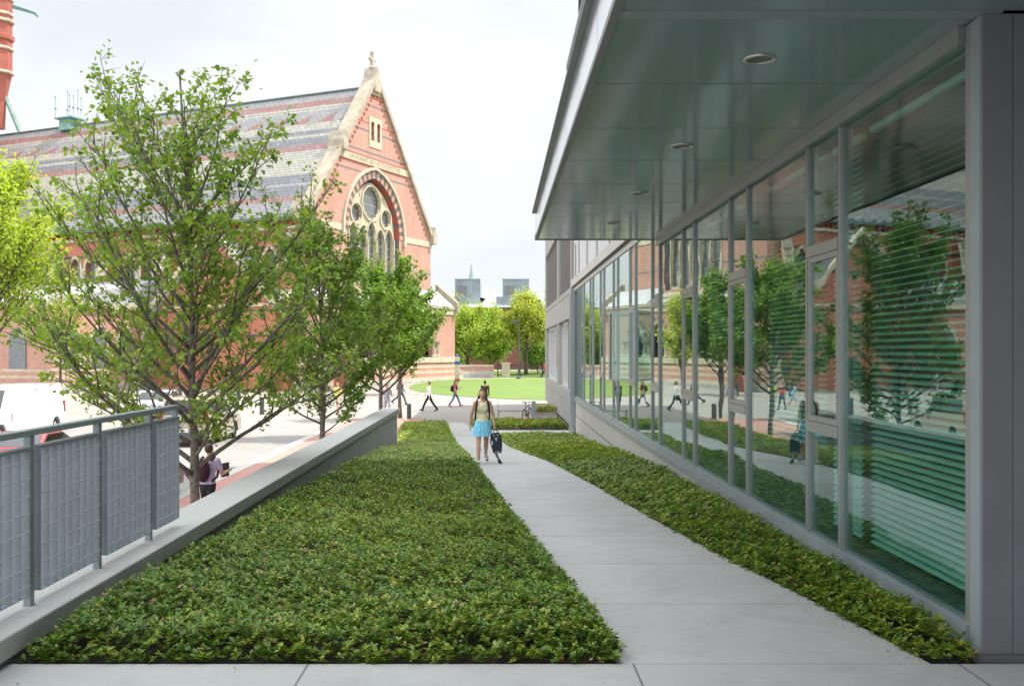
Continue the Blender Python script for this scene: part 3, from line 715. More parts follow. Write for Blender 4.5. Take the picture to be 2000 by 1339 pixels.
# top beams, sills, base
MB().box(XF-.048, XF+.12, 6.7, 19.55, 4.072, 4.201).build('head_beam', M['frame'], B)
m = MB(); m.box(XF-.035, XF+.11, 6.62, 40.2, .06, .168); m.box(XF-.06, XF+.1, 6.5, 40.2, -.02, .057); m.build('sill', M['grey_paint'], B)
MB().box(XF+.0, XF+.3, 6.62, 40.2, -1.7, -.022).build('base_wall', M['base'], B)
m = MB(); m.box(XF-.004, XF+.01, 6.6, 40.15, -.62, -.60); m.build('base_groove', M['dark_gasket'], B)
# corner column and return wall
m = MB(); m.box(XF-.004, XF+.14, 6.612, 6.69, .06, 4.19); m.build('corner_trim', M['frame'], B)
m = MB(); m.box(XF-.012, XF+.10, 6.474, 6.606, .03, 4.19); m.build('corner_post', M['grey_paint'], B)
m = MB(); m.box(XF-.010, XF+.185, 6.44, 6.473, .03, 4.195); m.box(XF+.19, 6.5, 6.44, 6.9, .03, 4.195); m.build('return_wall', M['dark_wall'], B)
MB().box(XF-.02, 6.5, 6.46, 6.95, -.1, .028).build('footing', M['dark_wall'], B)
MB().box(XF+.33, 3.9, 6.2, 6.409, .004, 4.195).build('side_pier', M['dark_wall'], B)
# soffit
m = MB(); ycuts = [-9, 6.42, 6.54] + [8.15+1.64*i for i in range(7)] + [19.55]
seams = [8.15+1.64*i for i in range(7)]
prev = 6.56
m.box(.80, XF+.6, -9, 6.40, 4.203, 4.25)
for s_ in seams + [19.55]:
    m.box(.80, XF+.11, prev+.010, s_-.010, 4.203, 4.25); prev = s_
m.build('soffit', M['soffit'], B)
MB().box(.80, 6, -9, 19.54, 4.252, 4.30).build('soffit_backing', M['dark_gasket'], B)
MB().box(.80, XF+.11, 6.402, 6.55, 4.197, 4.25).build('soffit_trim', M['grey_paint'], B)
m = MB(); m.box(.735, .798, -9, 19.6, 4.19, 4.24); m.box(.735, XF-.05, 19.552, 19.6, 4.19, 4.32); m.build('canopy_edge', M['dark_wall'], B)
m = MB()
yy = -9
while yy < 19.5:
    m.box(.742, .79, yy+.006, min(yy+1.63, 19.6)-.006, 4.242, 4.72); yy += 1.636
m.build('fascia', M['fascia'], B)
m = MB(); m.box(.68, .80, -9, 19.62, 4.722, 4.75); m.box(.80, XF+3, -9, 19.6, 4.35, 4.74); m.build('canopy_roof', M['dark_wall'], B)
for yl in (7.46, 10.62, 13.8, 17.0, 3.9, .5):
    m = MB(); n = 28
    m.lathe([(.096, 4.199), (.098, 4.192), (.112, 4.188), (.124, 4.193), (.125, 4.202)], (1.98, yl, 0), n, caps=False)
    o = m.build('downlight', M['chrome'], B, smooth=True)
    MB().lathe([(.097, 4.2), (.097, 4.201)], (1.98, yl, 0), n).build('lamp_well', M['lampwell'], o)
# glass storeys above the canopy
m = MB(); m.box(.86, 14, -12, 10.6, 4.76, 18); m.build('upper_wall', M['fascia'], B)
m = MB()
for yv in np.arange(-11.5, 10.7, 1.52): m.box(.80, .86, yv-.03, yv+.03, 4.78, 18)
for zv in (5.05, 6.4, 8.2, 9.1, 10.9, 12.6, 13.4, 15.2): m.box(.78, .862, -12, 10.62, zv-.03, zv+.03)
m.build('upper_mullions', M['dark_gasket'], B)
m = MB(); m.box(.74, .84, -12, 10.66, 5.02, 5.08); m.build('sun_shade', M['dark_wall'], B)
# tall rear blocks of the same building (they shade the walk)
m = MB(); m.box(6.6, 30, -25, 33.5, 4.9, 38); m.box(4.2, 6.4, -12, 19.5, 4.9, 19); m.box(.9, 30, -30, -12.1, -1.5, 22); m.build('rear_block', M['blockc'], B)
# upper wall beyond the canopy
m = MB(); m.box(XF+.0, XF+.3, 19.65, 41.2, 4.475, 4.62); m.build('lintel', M['lt_metal'], B)
m = MB(); m.box(XF-.10, XF+.3, 19.65, 41.4, 4.66, 4.95); m.build('spandrel', M['lt_metal'], B)
MB().box(XF-.05, XF+.3, 19.66, 41.3, 4.622, 4.658).build('spandrel_gap', M['dark_gasket'], B)
m = MB()
yy = 19.7
while yy < 41.2:
    m.box(XF+.02, XF+.2, yy, yy+.11, 4.955, 9.0); m.box(XF+.05, XF+.2, yy+.11, yy+.16, 4.955, 9.0); yy += .16
m.build('ribbed_cladding', M['white_rib'], B)
for yv, wv in ((21.5, .5), (24.8, .4), (28.0, .45), (31.6, .45), (35.1, .4), (38.6, .4), (40.2, .25)):
    m = MB(); m.box(XF-.005, XF+.018, yv, yv+wv, 4.96, 6.35); m.box(XF-.005, XF+.018, yv, yv+wv, 6.5, 8.6); m.build('slit_window', M['darkglass'], B)
MB().box(XF+.2, 12, 33.6, 41.2, 4.7, 9.2).build('wing_core', M['blockc'], B)
MB().box(XF-.15, XF+.35, 19.65, 41.3, 9.0, 9.35).build('wing_coping', M['lt_metal'], B)
# interior
m = MB(); m.box(XF+.14, 9.5, 6.95, 40.2, .0, .15); m.build('interior_floor', M['interior'], B)
m = MB(); m.box(XF+.14, 9.5, 6.95, 40.2, 4.5, 4.62); m.build('interior_ceiling', M['ceiling'], B)
m = MB(); m.box(9.5, 9.7, 6.95, 40.2, .0, 4.6); m.box(XF+.3, 9.5, 6.92, 6.949, 0, 4.6); m.box(XF+.14, 9.5, 40.21, 40.4, 0, 4.6); m.box(XF+.2, 9.5, 16.9, 17.1, .15, 4.5); m.box(XF+.2, 9.5, 27, 27.2, .15, 4.5); m.build('interior_wall', M['interior'], B)
def blind(y0, y1, z0, z1, tilt, x=XF+.24):
    m = MB(); z = z0; h = .030
    c, s_ = math.cos(tilt)*h, math.sin(tilt)*h
    while z < z1:
        m.add([(x-c, y0, z-s_), (x-c, y1, z-s_), (x, y1, z+.004), (x, y0, z+.004), (x+c, y1, z+s_), (x+c, y0, z+s_)], [(0,1,2,3), (3,2,4,5)]); z += .0585
    for yy in (y0+.25, y1-.25): m.tube([(x-.03, yy, z0), (x-.03, yy, z1)], .0012, 4)
    m.box(x-.03, x+.03, y0, y1, z1, z1+.05)
    return m
blind(6.78, 8.98, .28, 3.98, R(28)).build('blind', M['blind'], B)
blind(9.22, 10.0, .28, 3.98, R(50)).build('blind', M['blind'], B)
blind(10.2, 12.4, 1.0, 3.98, R(32)).build('blind', M['blind'], B)
blind(13.6, 15.9, 2.2, 3.98, R(30)).build('blind', M['blind'], B)
# desks / dim things inside
m = MB(); m.box(XF+.9, XF+1.7, 10.4, 12.2, .86, .90); m.box(XF+1.0, XF+1.1, 10.5, 10.6, .15, .86); m.box(XF+1.0, XF+1.1, 12.0, 12.1, .15, .86); m.build('desk', M['dark_wall'], B)

# ------------------------------------------------------------------ concrete block beyond
KB = thing('concrete_block', (3.05, 41.5, ST), 0, 'grey concrete building with dark aggregate panels beyond the glass facade', 'building')
XB = 3.08
m = MB(); m.box(XB, 3.6, 41.6, 64, 3.4, 4.42); m.box(XB+.04, 3.6, 41.6, 64, 4.425, 4.45); m.box(XB, 3.6, 41.5, 64, 4.455, 4.69)
m.box(XB, 3.6, 41.5, 64, 7.97, 11); m.box(XB, 3.6, 41.5, 64, -.16, .30); m.box(XB, 3.6, 41.5, 64, -1.17, -.18)
for ya, yb in ((41.5, 41.9), (50.3, 50.7), (63.4, 64)): m.box(XB-.002, 3.6, ya, yb, .302, 3.398); m.box(XB-.002, 3.6, ya, yb, 4.692, 7.968)
m.build('frame_wall', M['blockc'], KB)
MB().box(XB+.5, 16, 41.7, 63.9, -1.5, 10.8).build('core', M['blockc'], KB)
m = MB()
for ya, yb in ((41.92, 45.8), (45.9, 50.28), (50.72, 56.9), (57.0, 63.38)): m.box(XB+.12, 3.55, ya, yb, 4.692, 7.968)
m.box(XB+.14, 3.55, 41.92, 45.2, .302, 3.398); m.build('aggregate_panel', M['aggregate'], KB)
for ya, yb in ((46.0, 50.28), (50.72, 56), (56.5, 63.38)):
    w_ = MB(); w_.box(XB+.22, XB+.3, ya, yb, .302, .45); w_.box(XB+.22, XB+.3, ya, yb, 3.25, 3.398)
    for q in np.linspace(ya, yb-.35, 4): w_.box(XB+.2, XB+.31, q, q+.35, .45, 3.25)
    wo = w_.build('window', M['white_rib'], KB)
    MB().box(XB+.32, XB+.34, ya, yb, .4, 3.3).build('pane', M['darkglass'], wo)
MB().box(XB+.17, XB+.195, 51.6, 54.6, 1.1, 2.9).build('curtain', M['curtain'], KB)
MB().box(XB+.16, XB+.165, 63.9, 64.05, -1.5, 10.9).build('edge_joint', M['dark_gasket'], KB)
m = MB(); m.box(2.96, 3.15, 40.35, 41.1, -1.5, 4.4); m.build('steel_column', M['grey_paint'], KB, bevel=.01)
MB().box(XB-.03, XB+.02, 50.66, 50.72, -1.5, 8.5).build('downpipe', M['lt_metal'], KB)

# ------------------------------------------------------------------ church
W_ = 20.5; CXg = 10.25
CH = thing('church', (-15.2, 78.7, 0), math.atan2(.9078, .4195), 'red brick gothic church with striped slate roof and big traceried gable window', 'church')
def cb(m, name, mats, parent=CH, **k): return m.build(name, mats, parent, world=False, **k)
def parch(cx, zs, w, h, n=14, zb=None):
    Rr = (h*h+w*w)/(2*w); pts = []
    a_end = math.acos(max(-1, min(1, (Rr-w)/Rr)))
    right = [(cx + w - Rr + Rr*math.cos(a_end*i/n), zs + Rr*math.sin(a_end*i/n)) for i in range(n+1)]
    left = [(2*cx-x, z) for x, z in right[::-1][1:]]
    pts = right + left
    if zb is not None: pts = [(cx+w, zb)] + pts + [(cx-w, zb)]
    return pts
def circ(cx, cz, r, n=24): return [(cx+r*math.cos(2*PI*i/n), cz+r*math.sin(2*PI*i/n)) for i in range(n)]
slope = 13.3/10.25
gable = [(0, -1.4), (W_, -1.4), (W_, 13.0), (CXg, 26.0), (0, 13.0)]
win = parch(CXg-.1, 12.3, 4.25, 5.0, 14, 7.6)
sl1 = [(CXg-.75, 20.6), (CXg-.25, 20.6), (CXg-.25, 22.25), (CXg-.75, 22.25)]
sl2 = [(CXg+.25, 20.6), (CXg+.75, 20.6), (CXg+.75, 22.25), (CXg+.25, 22.25)]
m = MB(); m.prism(gable, 'xz', 0, .9, holes=[win, sl1, sl2]); cb(m, 'gable_wall', M['gbrick'])
cb(MB().box(CXg-1, CXg+1, .55, .6, 20.5, 22.4), 'slit_panes', M['red_brick'])
# slit window surround
m = MB(); m.prism([(CXg-1.05, 20.0), (CXg+1.05, 20.0), (CXg+1.05, 22.7), (CXg-1.05, 22.7)], 'xz', -.06, -.003, holes=[sl1, sl2]); cb(m, 'slit_surround', M['cream_trim'])
# rakes: coping
m = MB()
for sgn in (-1, 1):
    def P(u, dz): return (CXg + sgn*u, 26.0 - u*13/10.25 + dz)
    poly = [P(0, .02), P(0, .7), P(4.9, .42), P(10.6, .42), P(10.75, .1), P(10.25, -.1)]
    m.prism(poly if sgn > 0 else poly[::-1], 'xz', -.28, 1.0)
for sgn, uu in ((-1, 5.3), (-1, 10.4), (1, 10.4)):
    z = 26.0 - uu*13/10.25 - .15
    x = CXg + sgn*uu
    m.prism([(x-.35, z-.2), (x+.35, z-.2), (x+.38, z+.65), (x, z+1.5), (x-.38, z+.65)], 'xz', -.45, 1.2)
cb(m, 'gable_coping', M['cream'])
m = MB(); m.prism([(CXg-.55, 25.0), (CXg+.55, 25.0), (CXg+.12, 27.2), (CXg-.12, 27.2)], 'xz', -.3, 1.05)
m.box(CXg-.13, CXg+.13, .2, .46, 27.1, 28.5); m.box(CXg-.36, CXg+.36, .22, .44, 27.85, 28.1); m.lathe([(.26, 27.1), (.32, 27.25), (.2, 27.4)], (CXg, .33, 0), 8)
m.ell((CXg, .33, 28.55), .16, .16, .2); m.ell((CXg-.38, .33, 27.97), .15, .13, .16); m.ell((CXg+.38, .33, 27.97), .15, .13, .16); cb(m, 'finial_cross', M['cream'])
m = MB()
for sgn in (-1, 1):
    pl = [(CXg+sgn*.2, 25.6), (CXg+sgn*.5, 25.5), (CXg+sgn*9.65, 13.6), (CXg+sgn*9.25, 13.6)]; m.prism(pl if sgn > 0 else pl[::-1], 'xz', -.02, -.0025, mi=1)
m.box(CXg-.95, CXg+.95, -.02, -.0025, 24.53, 24.72, 1)
u = .9
while u < 9.9:
    for sgn in (-1, 1):
        x = CXg+sgn*(u-.55 if u > .6 else u); z = 26.0-u*13/10.25-.25
        m.box(x-.10, x+.10, -.05, -.002, z-.12, z+.08)
    u += .37
for x in np.arange(CXg-.9, CXg+1, .26): m.box(x-.06, x+.06, -.05, -.002, 24.55, 24.7)
cb(m, 'dentil_course', [M['red_brick'], M['gbrick']])
m = MB(); m.prism([(CXg-.9, 24.75), (CXg+.9, 24.75), (CXg, 26.05)], 'xz', -.05, -.003); cb(m, 'apex_stone', M['cream_trim'])
# inscription
m = MB(); m.box(CXg-6.0, CXg+6.0, -.08, -.004, 18.35, 18.95); bandob = cb(m, 'stone_band', M['cream_trim'])
for q0, q1 in ((-.15, 5.0), (15.3, W_+.15)): cb(MB().box(q0, q1, -.06, -.004, 12.15, 12.7), 'stone_band', M['cream_trim'])
m = MB(); 
for z in (18.31, 18.99): m.box(CXg-6.1, CXg+6.1, -.09, -.004, z-.035, z+.035)
cb(m, 'band_edging', M['red_brick'], bandob)
def text_mesh(txt, size, name, mat, parent, M4, depth=.01, world=False):
    cu = bpy.data.curves.new(name, 'FONT'); cu.body = txt; cu.size = size; cu.align_x = 'CENTER'; cu.align_y = 'CENTER'; cu.extrude = depth; cu.resolution_u = 2
    o = bpy.data.objects.new(name+'_curve', cu); C.objects.link(o)
    me = bpy.data.meshes.new_from_object(o.evaluated_get(bpy.context.evaluated_depsgraph_get()))
    bpy.data.objects.remove(o); bpy.data.curves.remove(cu)
    me.transform(M4); me.materials.clear(); me.materials.append(mat); me.name = name
    ob = bpy.data.objects.new(name, me); C.objects.link(ob); ob.parent = parent
    return ob
M['inscript'] = plain('carved_letter', (.34, .25, .16), .9)
text_mesh('HVMANITAS VIRTVS PIETAS', .56, 'inscription', M['inscript'], bandob, Matrix.Translation((CXg, -.085, 18.65)) @ Matrix.Rotation(R(90), 4, 'X') @ Matrix.Scale(1.22, 4, (1, 0, 0)))
# big window: voussoirs, hood, reveal, tracery, glass
def arch_ring(w0, h0, w1, h1, cx, zs, n=20):
    a = parch(cx, zs, w0, h0, n); b = parch(cx, zs, w1, h1, n); return a, b
m = MB(); a, b = arch_ring(4.27, 5.03, 4.95, 5.72, CXg-.1, 12.3)
for i in range(len(a)-1):
    q = [(a[i][0], -.05, a[i][1]), (b[i][0], -.05, b[i][1]), (b[i+1][0], -.05, b[i+1][1]), (a[i+1][0], -.05, a[i+1][1])]
    q2 = [(x, -.004, z) for x, _, z in q]
    m.add(q+q2, [(0,1,2,3), (7,6,5,4), (0,4,5,1), (1,5,6,2), (2,6,7,3), (3,7,4,0)], i % 2)
cb(m, 'voussoir_ring', [M['gbrick'], M['dark_brick']])
m = MB(); a, b = arch_ring(4.97, 5.75, 5.2, 6.0, CXg-.1, 12.3)
m.prism(b + a[::-1], 'xz', -.2, -.004); 
for x in (CXg-.1-5.08, CXg-.1+5.08): m.box(x-.2, x+.2, -.25, -.004, 11.7, 12.3)
cb(m, 'hood_mould', M['cream_trim'])
m = MB(); a = parch(CXg-.1, 12.3, 4.23, 4.98, 20, 7.62)
for i in range(len(a)-1):
    q = [(a[i][0], -.003, a[i][1]), (a[i+1][0], -.003, a[i+1][1]), (CXg-.1+(a[i+1][0]-CXg+.1)*.93, .7, a[i+1][1]-.15), (CXg-.1+(a[i][0]-CXg+.1)*.93, .7, a[i][1]-.15)]
    m.add(q, [(0,1,2,3)], 1 if (i % 4 == 0) else 0)
cb(m, 'window_reveal', [M['red_brick'], M['dark_brick']])
cx = CXg-.1
outer = parch(cx, 12.2, 3.98, 4.75, 14, 7.65)
holes = [circ(cx, 15.15, 1.45, 28), circ(cx-2.45, 14.0, .8), circ(cx+2.45, 14.0, .8)]
tops = [12.35, 12.2, 12.7, 12.2, 12.35]
for i in range(5): holes.append(parch(cx-3.0+1.5*i, tops[i]-.2, .63, .95, 6, 7.9))
for sx in (-1, 1): holes.append([(cx+sx*1.95, 15.7), (cx+sx*1.72, 15.95), (cx+sx*1.85, 15.2)] if sx > 0 else [(cx-1.72, 15.95), (cx-1.95, 15.7), (cx-1.85, 15.2)])
m = MB(); m.prism(outer, 'xz', .38, .62, holes=holes)
# cusps in the roundels, raised rings
def ringmb(m, c_, z, r0, r1, y0, y1, n=28):
    m.prism(circ(c_, z, r1, n), 'xz', y0, y1, holes=[circ(c_, z, r0, n)])
for (c_, z, r) in ((cx, 15.15, 1.45), (cx-2.45, 14.0, .8), (cx+2.45, 14.0, .8)):
    ringmb(m, c_, z, r+.02, r+.2, .26, .379)
    nc = 16 if r > 1 else 10
    for i in range(nc):
        t_ = 2*PI*i/nc; m.prism([(c_+(r-.17)*math.cos(t_), z+(r-.17)*math.sin(t_)), (c_+(r+.01)*math.cos(t_+.11*1.28/r), z+(r+.01)*math.sin(t_+.11*1.28/r)), (c_+(r+.01)*math.cos(t_-.11*1.28/r), z+(r+.01)*math.sin(t_-.11*1.28/r))], 'xz', .42, .55)
for i in range(6): x = cx-3.75+1.5*i; m.box(x-.07, x+.07, .2, .379, 7.7, 11.9 if 0 < i < 5 else 12.2)
for i in range(5):
    a_, b_ = parch(cx-3.0+1.5*i, tops[i]-.2, .62, .97, 8), parch(cx-3.0+1.5*i, tops[i]-.2, .74, 1.12, 8)
    m.prism(b_ + a_[::-1], 'xz', .28, .379)
cb(m, 'tracery', M['cream_trim'])
m = MB(); m.box(cx-4.1, cx+4.1, .66, .7, 7.6, 17.1); glass_w = cb(m, 'leaded_panes', M['lead'])
m = MB()
for z in np.arange(8.5, 16.5, .72): m.box(cx-3.9, cx+3.9, .63, .658, z-.02, z+.02)
cb(m, 'glazing_bars', M['cream_trim'], glass_w)
m = MB(); m.prism([(-.55, 7.0), (.38, 7.65), (.38, 6.6), (-.55, 6.6)], 'yz', cx-4.6, cx+4.6); cb(m, 'window_sill', M['cream'])
# main roof
m = MB()
zr, ze = 25.5, 12.75
m.prism([(CXg, zr), (CXg, zr-.45), (-.55+.5, ze-.25), (-.75, ze-.2), (-.75, ze)], 'xz', .95, 58)
m.prism([(CXg, zr), (CXg, zr-.45), (W_+.05, ze-.25), (W_+.75, ze-.2), (W_+.75, ze)][::-1], 'xz', .95, 58)
cb(m, 'main_roof', M['slate'])
m = MB(); m.tube([(CXg, 1.0, zr+.05), (CXg, 58, zr+.05)], .12, 8); m.box(-.95, -.72, .95, 58, ze-.28, ze-.05)
for y in np.arange(1.4, 58, 1.1): m.box(-.98, -.4, y, y+.12, ze-.02, ze+.18)
M['aged_copper'] = plain('aged_copper', (.085, .135, .125), .6, .2, 2)
cb(m, 'copper_gutter', M['aged_copper'])
# small ventilator with crocketed crest on the ridge
m = MB(); bq = 37.4
m.prism([(CXg-.8, 25.0), (CXg+.8, 25.0), (CXg+.7, 26.2), (CXg-.7, 26.2)], 'xz', bq-.8, bq+.8); m.box(CXg-1.0, CXg+1.0, bq-1.2, bq+1.2, 26.2, 26.35)
for dx, dy in ((-1.0, -1.0), (-.5, -1.0), (0, -1.1), (.5, -1.0), (0, .4), (-1, 1)):
    m.tube([(CXg+dx, bq+dy, 26.3), (CXg+dx, bq+dy, 28.4+.7*(dx == 0))], .03, 5); m.ell((CXg+dx, bq+dy, 27.3), .13, .13, .13, 6); m.ell((CXg+dx, bq+dy, 28.5+.7*(dx == 0)), .07, .07, .13, 6)
cb(m, 'roof_crest', M['copper'])
# side wall
bay = 6.6
m = MB(); holes = []
for i in range(8):
    c_ = 4.5 + bay*i
    for s_ in (-1, 1): holes.append(parch(c_+s_*.95, 9.4, .62, .9, 5, 6.9))
m.prism([(.91, -1.4), (57, -1.4), (57, 12.6), (.91, 12.6)], 'yz', 0, .8, holes=holes); cb(m, 'side_wall', M['sbrick'])
cb(MB().box(W_-.8, W_, .91, 57, -1.4, 12.6), 'far_side_wall', M['sbrick'])
for i in range(8):
    c_ = 4.5+bay*i; m = MB()
    for s_ in (-1, 1):
        a_, b_ = parch(c_+s_*.95, 9.4, .63, .91, 6, 6.9), parch(c_+s_*.95, 9.4, .86, 1.2, 6, 6.9)
        m.prism(b_ + a_[::-1], 'yz', -.12, -.004)
    m.box(-.25, -.004, c_-2.0, c_+2.0, 6.55, 6.88)
    m.lathe([(.11, 6.9), (.11, 9.4)], (-.1, c_, 0), 8)
    wo = cb(m, 'window', M['cream_trim']); cb(MB().box(.4, .44, c_-1.8, c_+1.8, 6.8, 10.5), 'pane', M['lead'], wo)
m = MB()
m.box(-.35, -.003, .91, 57, 11.75, 12.0); 
cb(m, 'string_course', M['cream_trim'])
m = MB(); 
for y in np.arange(1.3, 57, .62): m.box(-.28, -.003, y, y+.3, 12.02, 12.5)
cb(m, 'corbel_table', M['red_brick'])
for i in range(9):
    y = 1.2+bay*i; m = MB()
    m.prism([(-1.5, -1.4), (0, -1.4), (0, 11.2), (-.45, 11.2), (-.95, 8.6), (-.95, 6.6), (-1.5, 6.0)], 'xz', y-.5, y+.5, mi=0)
    m.prism([(-.47, 11.32), (-.97, 8.72), (-1.1, 8.55), (-.5, 11.45)], 'xz', y-.56, y+.56, mi=1); m.prism([(-.95, 6.72), (-1.55, 6.12), (-1.68, 5.95), (-.97, 6.9)], 'xz', y-.56, y+.56, mi=1)
    cb(m, 'buttress', [M['sbrick'], M['cream_trim']])
    m = MB(); m.lathe([(.34, 0), (.34, .9), (.46, 1.0), (.3, 1.15), (.3, 1.5), (.42, 1.6), (.08, 3.0)], (-.6, y, 11.2-2.6), 8); cb(m, 'pinnacle', M['cream'])
# cross-gabled pavilion on the side
m = MB(); m.prism([(1.4, -1.4), (13.4, -1.4), (13.4, 5.6), (7.4, 11.2), (1.4, 5.6)], 'yz', -2.2, -.01); cb(m, 'pavilion_wall', M['sbrick'])
m = MB(); m.prism([(.9, 5.25), (7.4, 11.5), (7.4, 11.2), (1.0, 5.0)], 'yz', -2.45, -.005); m.prism([(13.9, 5.25), (7.4, 11.5), (7.4, 11.2), (13.8, 5.0)][::-1], 'yz', -2.45, -.005); cb(m, 'pavilion_roof', M['slate2'])
m = MB()
for sgn in (-1, 1): 
    pl = [(7.4, 11.5), (7.4, 12.0), (7.4+sgn*6.7, 5.6), (7.4+sgn*6.5, 5.2)]; m.prism(pl if sgn > 0 else pl[::-1], 'yz', -2.75, -2.4)
m.box(-2.3, -2.19, 2, 12.8, 5.5, 5.75); cb(m, 'pavilion_coping', M['cream_trim'])
# low wing
m = MB(); m.box(-12, -.01, 14.5, 46, -1.4, 5.3); m.box(-12, -2, 46, 56, -1.4, 8); cb(m, 'wing_wall', M['gbrick'])
m = MB(); m.box(-12.3, -.005, 14.2, 46.2, 5.31, 5.75); m.box(-12.06, -.01, 14.42, 14.499, 1.2, 1.45); cb(m, 'wing_cornice', M['cream_trim'])
m = MB(); m.prism([(-12.25, 5.76), (-.005, 5.76), (-.005, 8.2)], 'xz', 14.3, 46); cb(m, 'wing_roof', M['slate2'])
for i in range(4):
    q = parch(-10.2+2.7*i, 2.6, .7, 1.1, 6, .2); m = MB(); m.prism([(x, z) for x, z in q], 'xz', 14.40, 14.498)
    cb(m, 'wing_window', M['lead']); 
for i in range(7):
    q = parch(18+4*i, 2.6, .9, 1.2, 6, .2); m = MB(); m.prism(q, 'yz', -12.1, -12.002); cb(m, 'wing_window', M['lead'])
m = MB()
for i in range(4):
    a_, b_ = parch(-10.2+2.7*i, 2.6, .72, 1.12, 6, .2), parch(-10.2+2.7*i, 2.6, 1.0, 1.5, 6, .2); m.prism(b_ + a_[::-1], 'xz', 14.36, 14.497)
cb(m, 'window_surrounds', M['cream_trim'])
# arcaded lean-to in front of the gable
F0 = -1.7; xa, xb = -1.2, W_+1.9
arc = [2.4+3.55*i for i in range(5)]
holes = [parch(c_, 2.95, 1.15, 1.6, 8, 1.4) for c_ in arc if c_+1.3 < xb]
m = MB(); m.prism([(xa, .9), (xb, .9), (xb, 6.1), (xa, 6.1)], 'xz', F0, F0+.45, holes=holes); m.box(xb-.4, xb, F0+.451, 0, .9, 6.1); m.box(xa, xa+.4, F0+.451, 0, .9, 6.1)
m.box(xb-.4, xb, 0, 9, -1.4, 6.1)
m.box(xb+.001-1.9, xb-.401, .2, 9, -1.4, 6.1)
cb(m, 'arcade_wall', M['gbrick'])
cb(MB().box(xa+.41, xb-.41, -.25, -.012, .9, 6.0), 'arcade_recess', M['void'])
for c_ in arc:
    m = MB(); a_, b_ = parch(c_, 2.95, 1.13, 1.58, 8), parch(c_, 2.95, 1.36, 1.9, 8); m.prism(b_ + a_[::-1], 'xz', F0-.1, F0+.3)
    cb(m, 'arch_moulding', M['cream'])
    m = MB(); a_, b_ = parch(c_, 2.95, 1.38, 1.93, 8), parch(c_, 2.95, 1.68, 2.3, 8)
    for i in range(len(a_)-1):
        q = [(a_[i][0], F0-.06, a_[i][1]), (b_[i][0], F0-.06, b_[i][1]), (b_[i+1][0], F0-.06, b_[i+1][1]), (a_[i+1][0], F0-.06, a_[i+1][1])]; m.add(q, [(0,1,2,3)], i % 2)
    cb(m, 'arch_voussoirs', [M['dark_brick'], M['gbrick']])
for c_ in [arc[0]-1.77] + [x+1.77 for x in arc]:
    m = MB()
    for dx in (-.38, .38):
        m.lathe([(.34, 1.4), (.34, 1.52), (.23, 1.62), (.2, 1.75), (.19, 2.6), (.3, 2.8), (.36, 2.86), (.36, 2.98)], (c_+dx, F0+.05, 0), 12)
    cb(m, 'column_pair', M['cream'], smooth=False)
m = MB(); m.box(xa-.1, xb+.1, F0-.12, F0-.003, 5.55, 6.1); m.prism([(F0-.25, 6.1), (0, 6.1), (0, 6.3), (F0-.25, 6.25)], 'yz', xa-.15, xb+.15); cb(m, 'arcade_band', M['cream_trim'])
text_mesh('IVSTITIA  VERITAS  SAPIENTIA  CARITAS  FIDES', .5, 'inscription', M['inscript'], CH, Matrix.Translation((CXg, F0-.125, 5.82)) @ Matrix.Rotation(R(90), 4, 'X')) if False else None
m = MB(); m.prism([(F0-.2, 6.31), (-.004, 7.05), (-.004, 6.31)], 'yz', xa, cx-4.61); m.prism([(F0-.2, 6.31), (-.004, 7.9), (-.004, 6.31)], 'yz', cx+4.61, xb-.35); m.prism([(F0-.2, 6.31), (-.6, 6.75), (-.6, 6.31)], 'yz', cx-4.6, cx+4.6)
m.prism([(xb-.36, 6.31), (xb-2.0, 6.31), (xb-2.0, 8.1)], 'xz', 0, 9)
cb(m, 'arcade_roof', M['slate2'])
m = MB(); m.prism([(F0-.45, 6.0), (F0-.45, 6.75), (.3, 8.7), (.3, 7.6)], 'yz', xb-.35, xb+.12); m.box(xb-.3, xb+.14, F0-.5, F0-.1, 5.8, 6.4); cb(m, 'arcade_coping', M['cream'])
m = MB()
lay = [(-1.4, -.75, 2, .75), (-.75, -.45, 0, .6), (-.45, -.1, 1, .5), (-.1, .12, 0, .42), (.12, .42, 1, .34), (.42, .62, 0, .28), (.62, .9, 1, .2), (.9, 1.4, 0, .3)]
for z0, z1, mi, o_ in lay:
    m.box(xa-o_, xb+o_, F0-o_, -.011 if z0 < 1.3 else F0+.2, z0+.001, z1, mi)
    m.box(xb-.39, xb+o_, 0, 9, z0+.001, z1 if z0 < .9 else z1-.3, mi)
    m.box(-o_-.1, .0, .0, 14.4, z0+.001, z1, mi)
    m.box(-12-o_*.4, -.2, 14.5-o_*.4, 46, z0+.001, z1, mi) if z0 < .6 else None
M['plinth_grey'] = plain('plinth_granite', (.36, .35, .33), .85, .15, 2)
cb(m, 'striped_plinth', [M['cream_trim'], M['gbrick'], M['plinth_grey']])
# tower with corner turret at the far end
cb(MB().box(-8, 10.4, 50.6, 68, -1.4, 37), 'tower_wall', M['tbrick'])
m = MB(); tcx, tcy = 12.6, 50.9
r8 = 1.25
prof = [(.5, 27), (.6, 30.0), (r8, 33.4), (r8, 36.9), (r8+.22, 37.0), (r8+.22, 37.5), (r8, 37.6), (r8, 42.8)]
m.lathe(prof, (tcx, tcy, 0), 8); m.lathe([(r8+.3, 42.8), (r8+.3, 46), (.1, 52)], (tcx, tcy, 0), 8); cb(m, 'turret', M['tbrick'])
for z, r_ in ((33.3, 1.5), (36.0, 1.45), (39.1, 1.55), (39.9, 1.42), (41.6, 1.42), (43.0, 1.7)):
    m = MB(); m.lathe([(r_-.1, z-.18), (r_+.02, z-.08), (r_+.02, z+.08), (r_-.1, z+.16)], (tcx, tcy, 0), 8); cb(m, 'turret_band', M['cream_trim'])
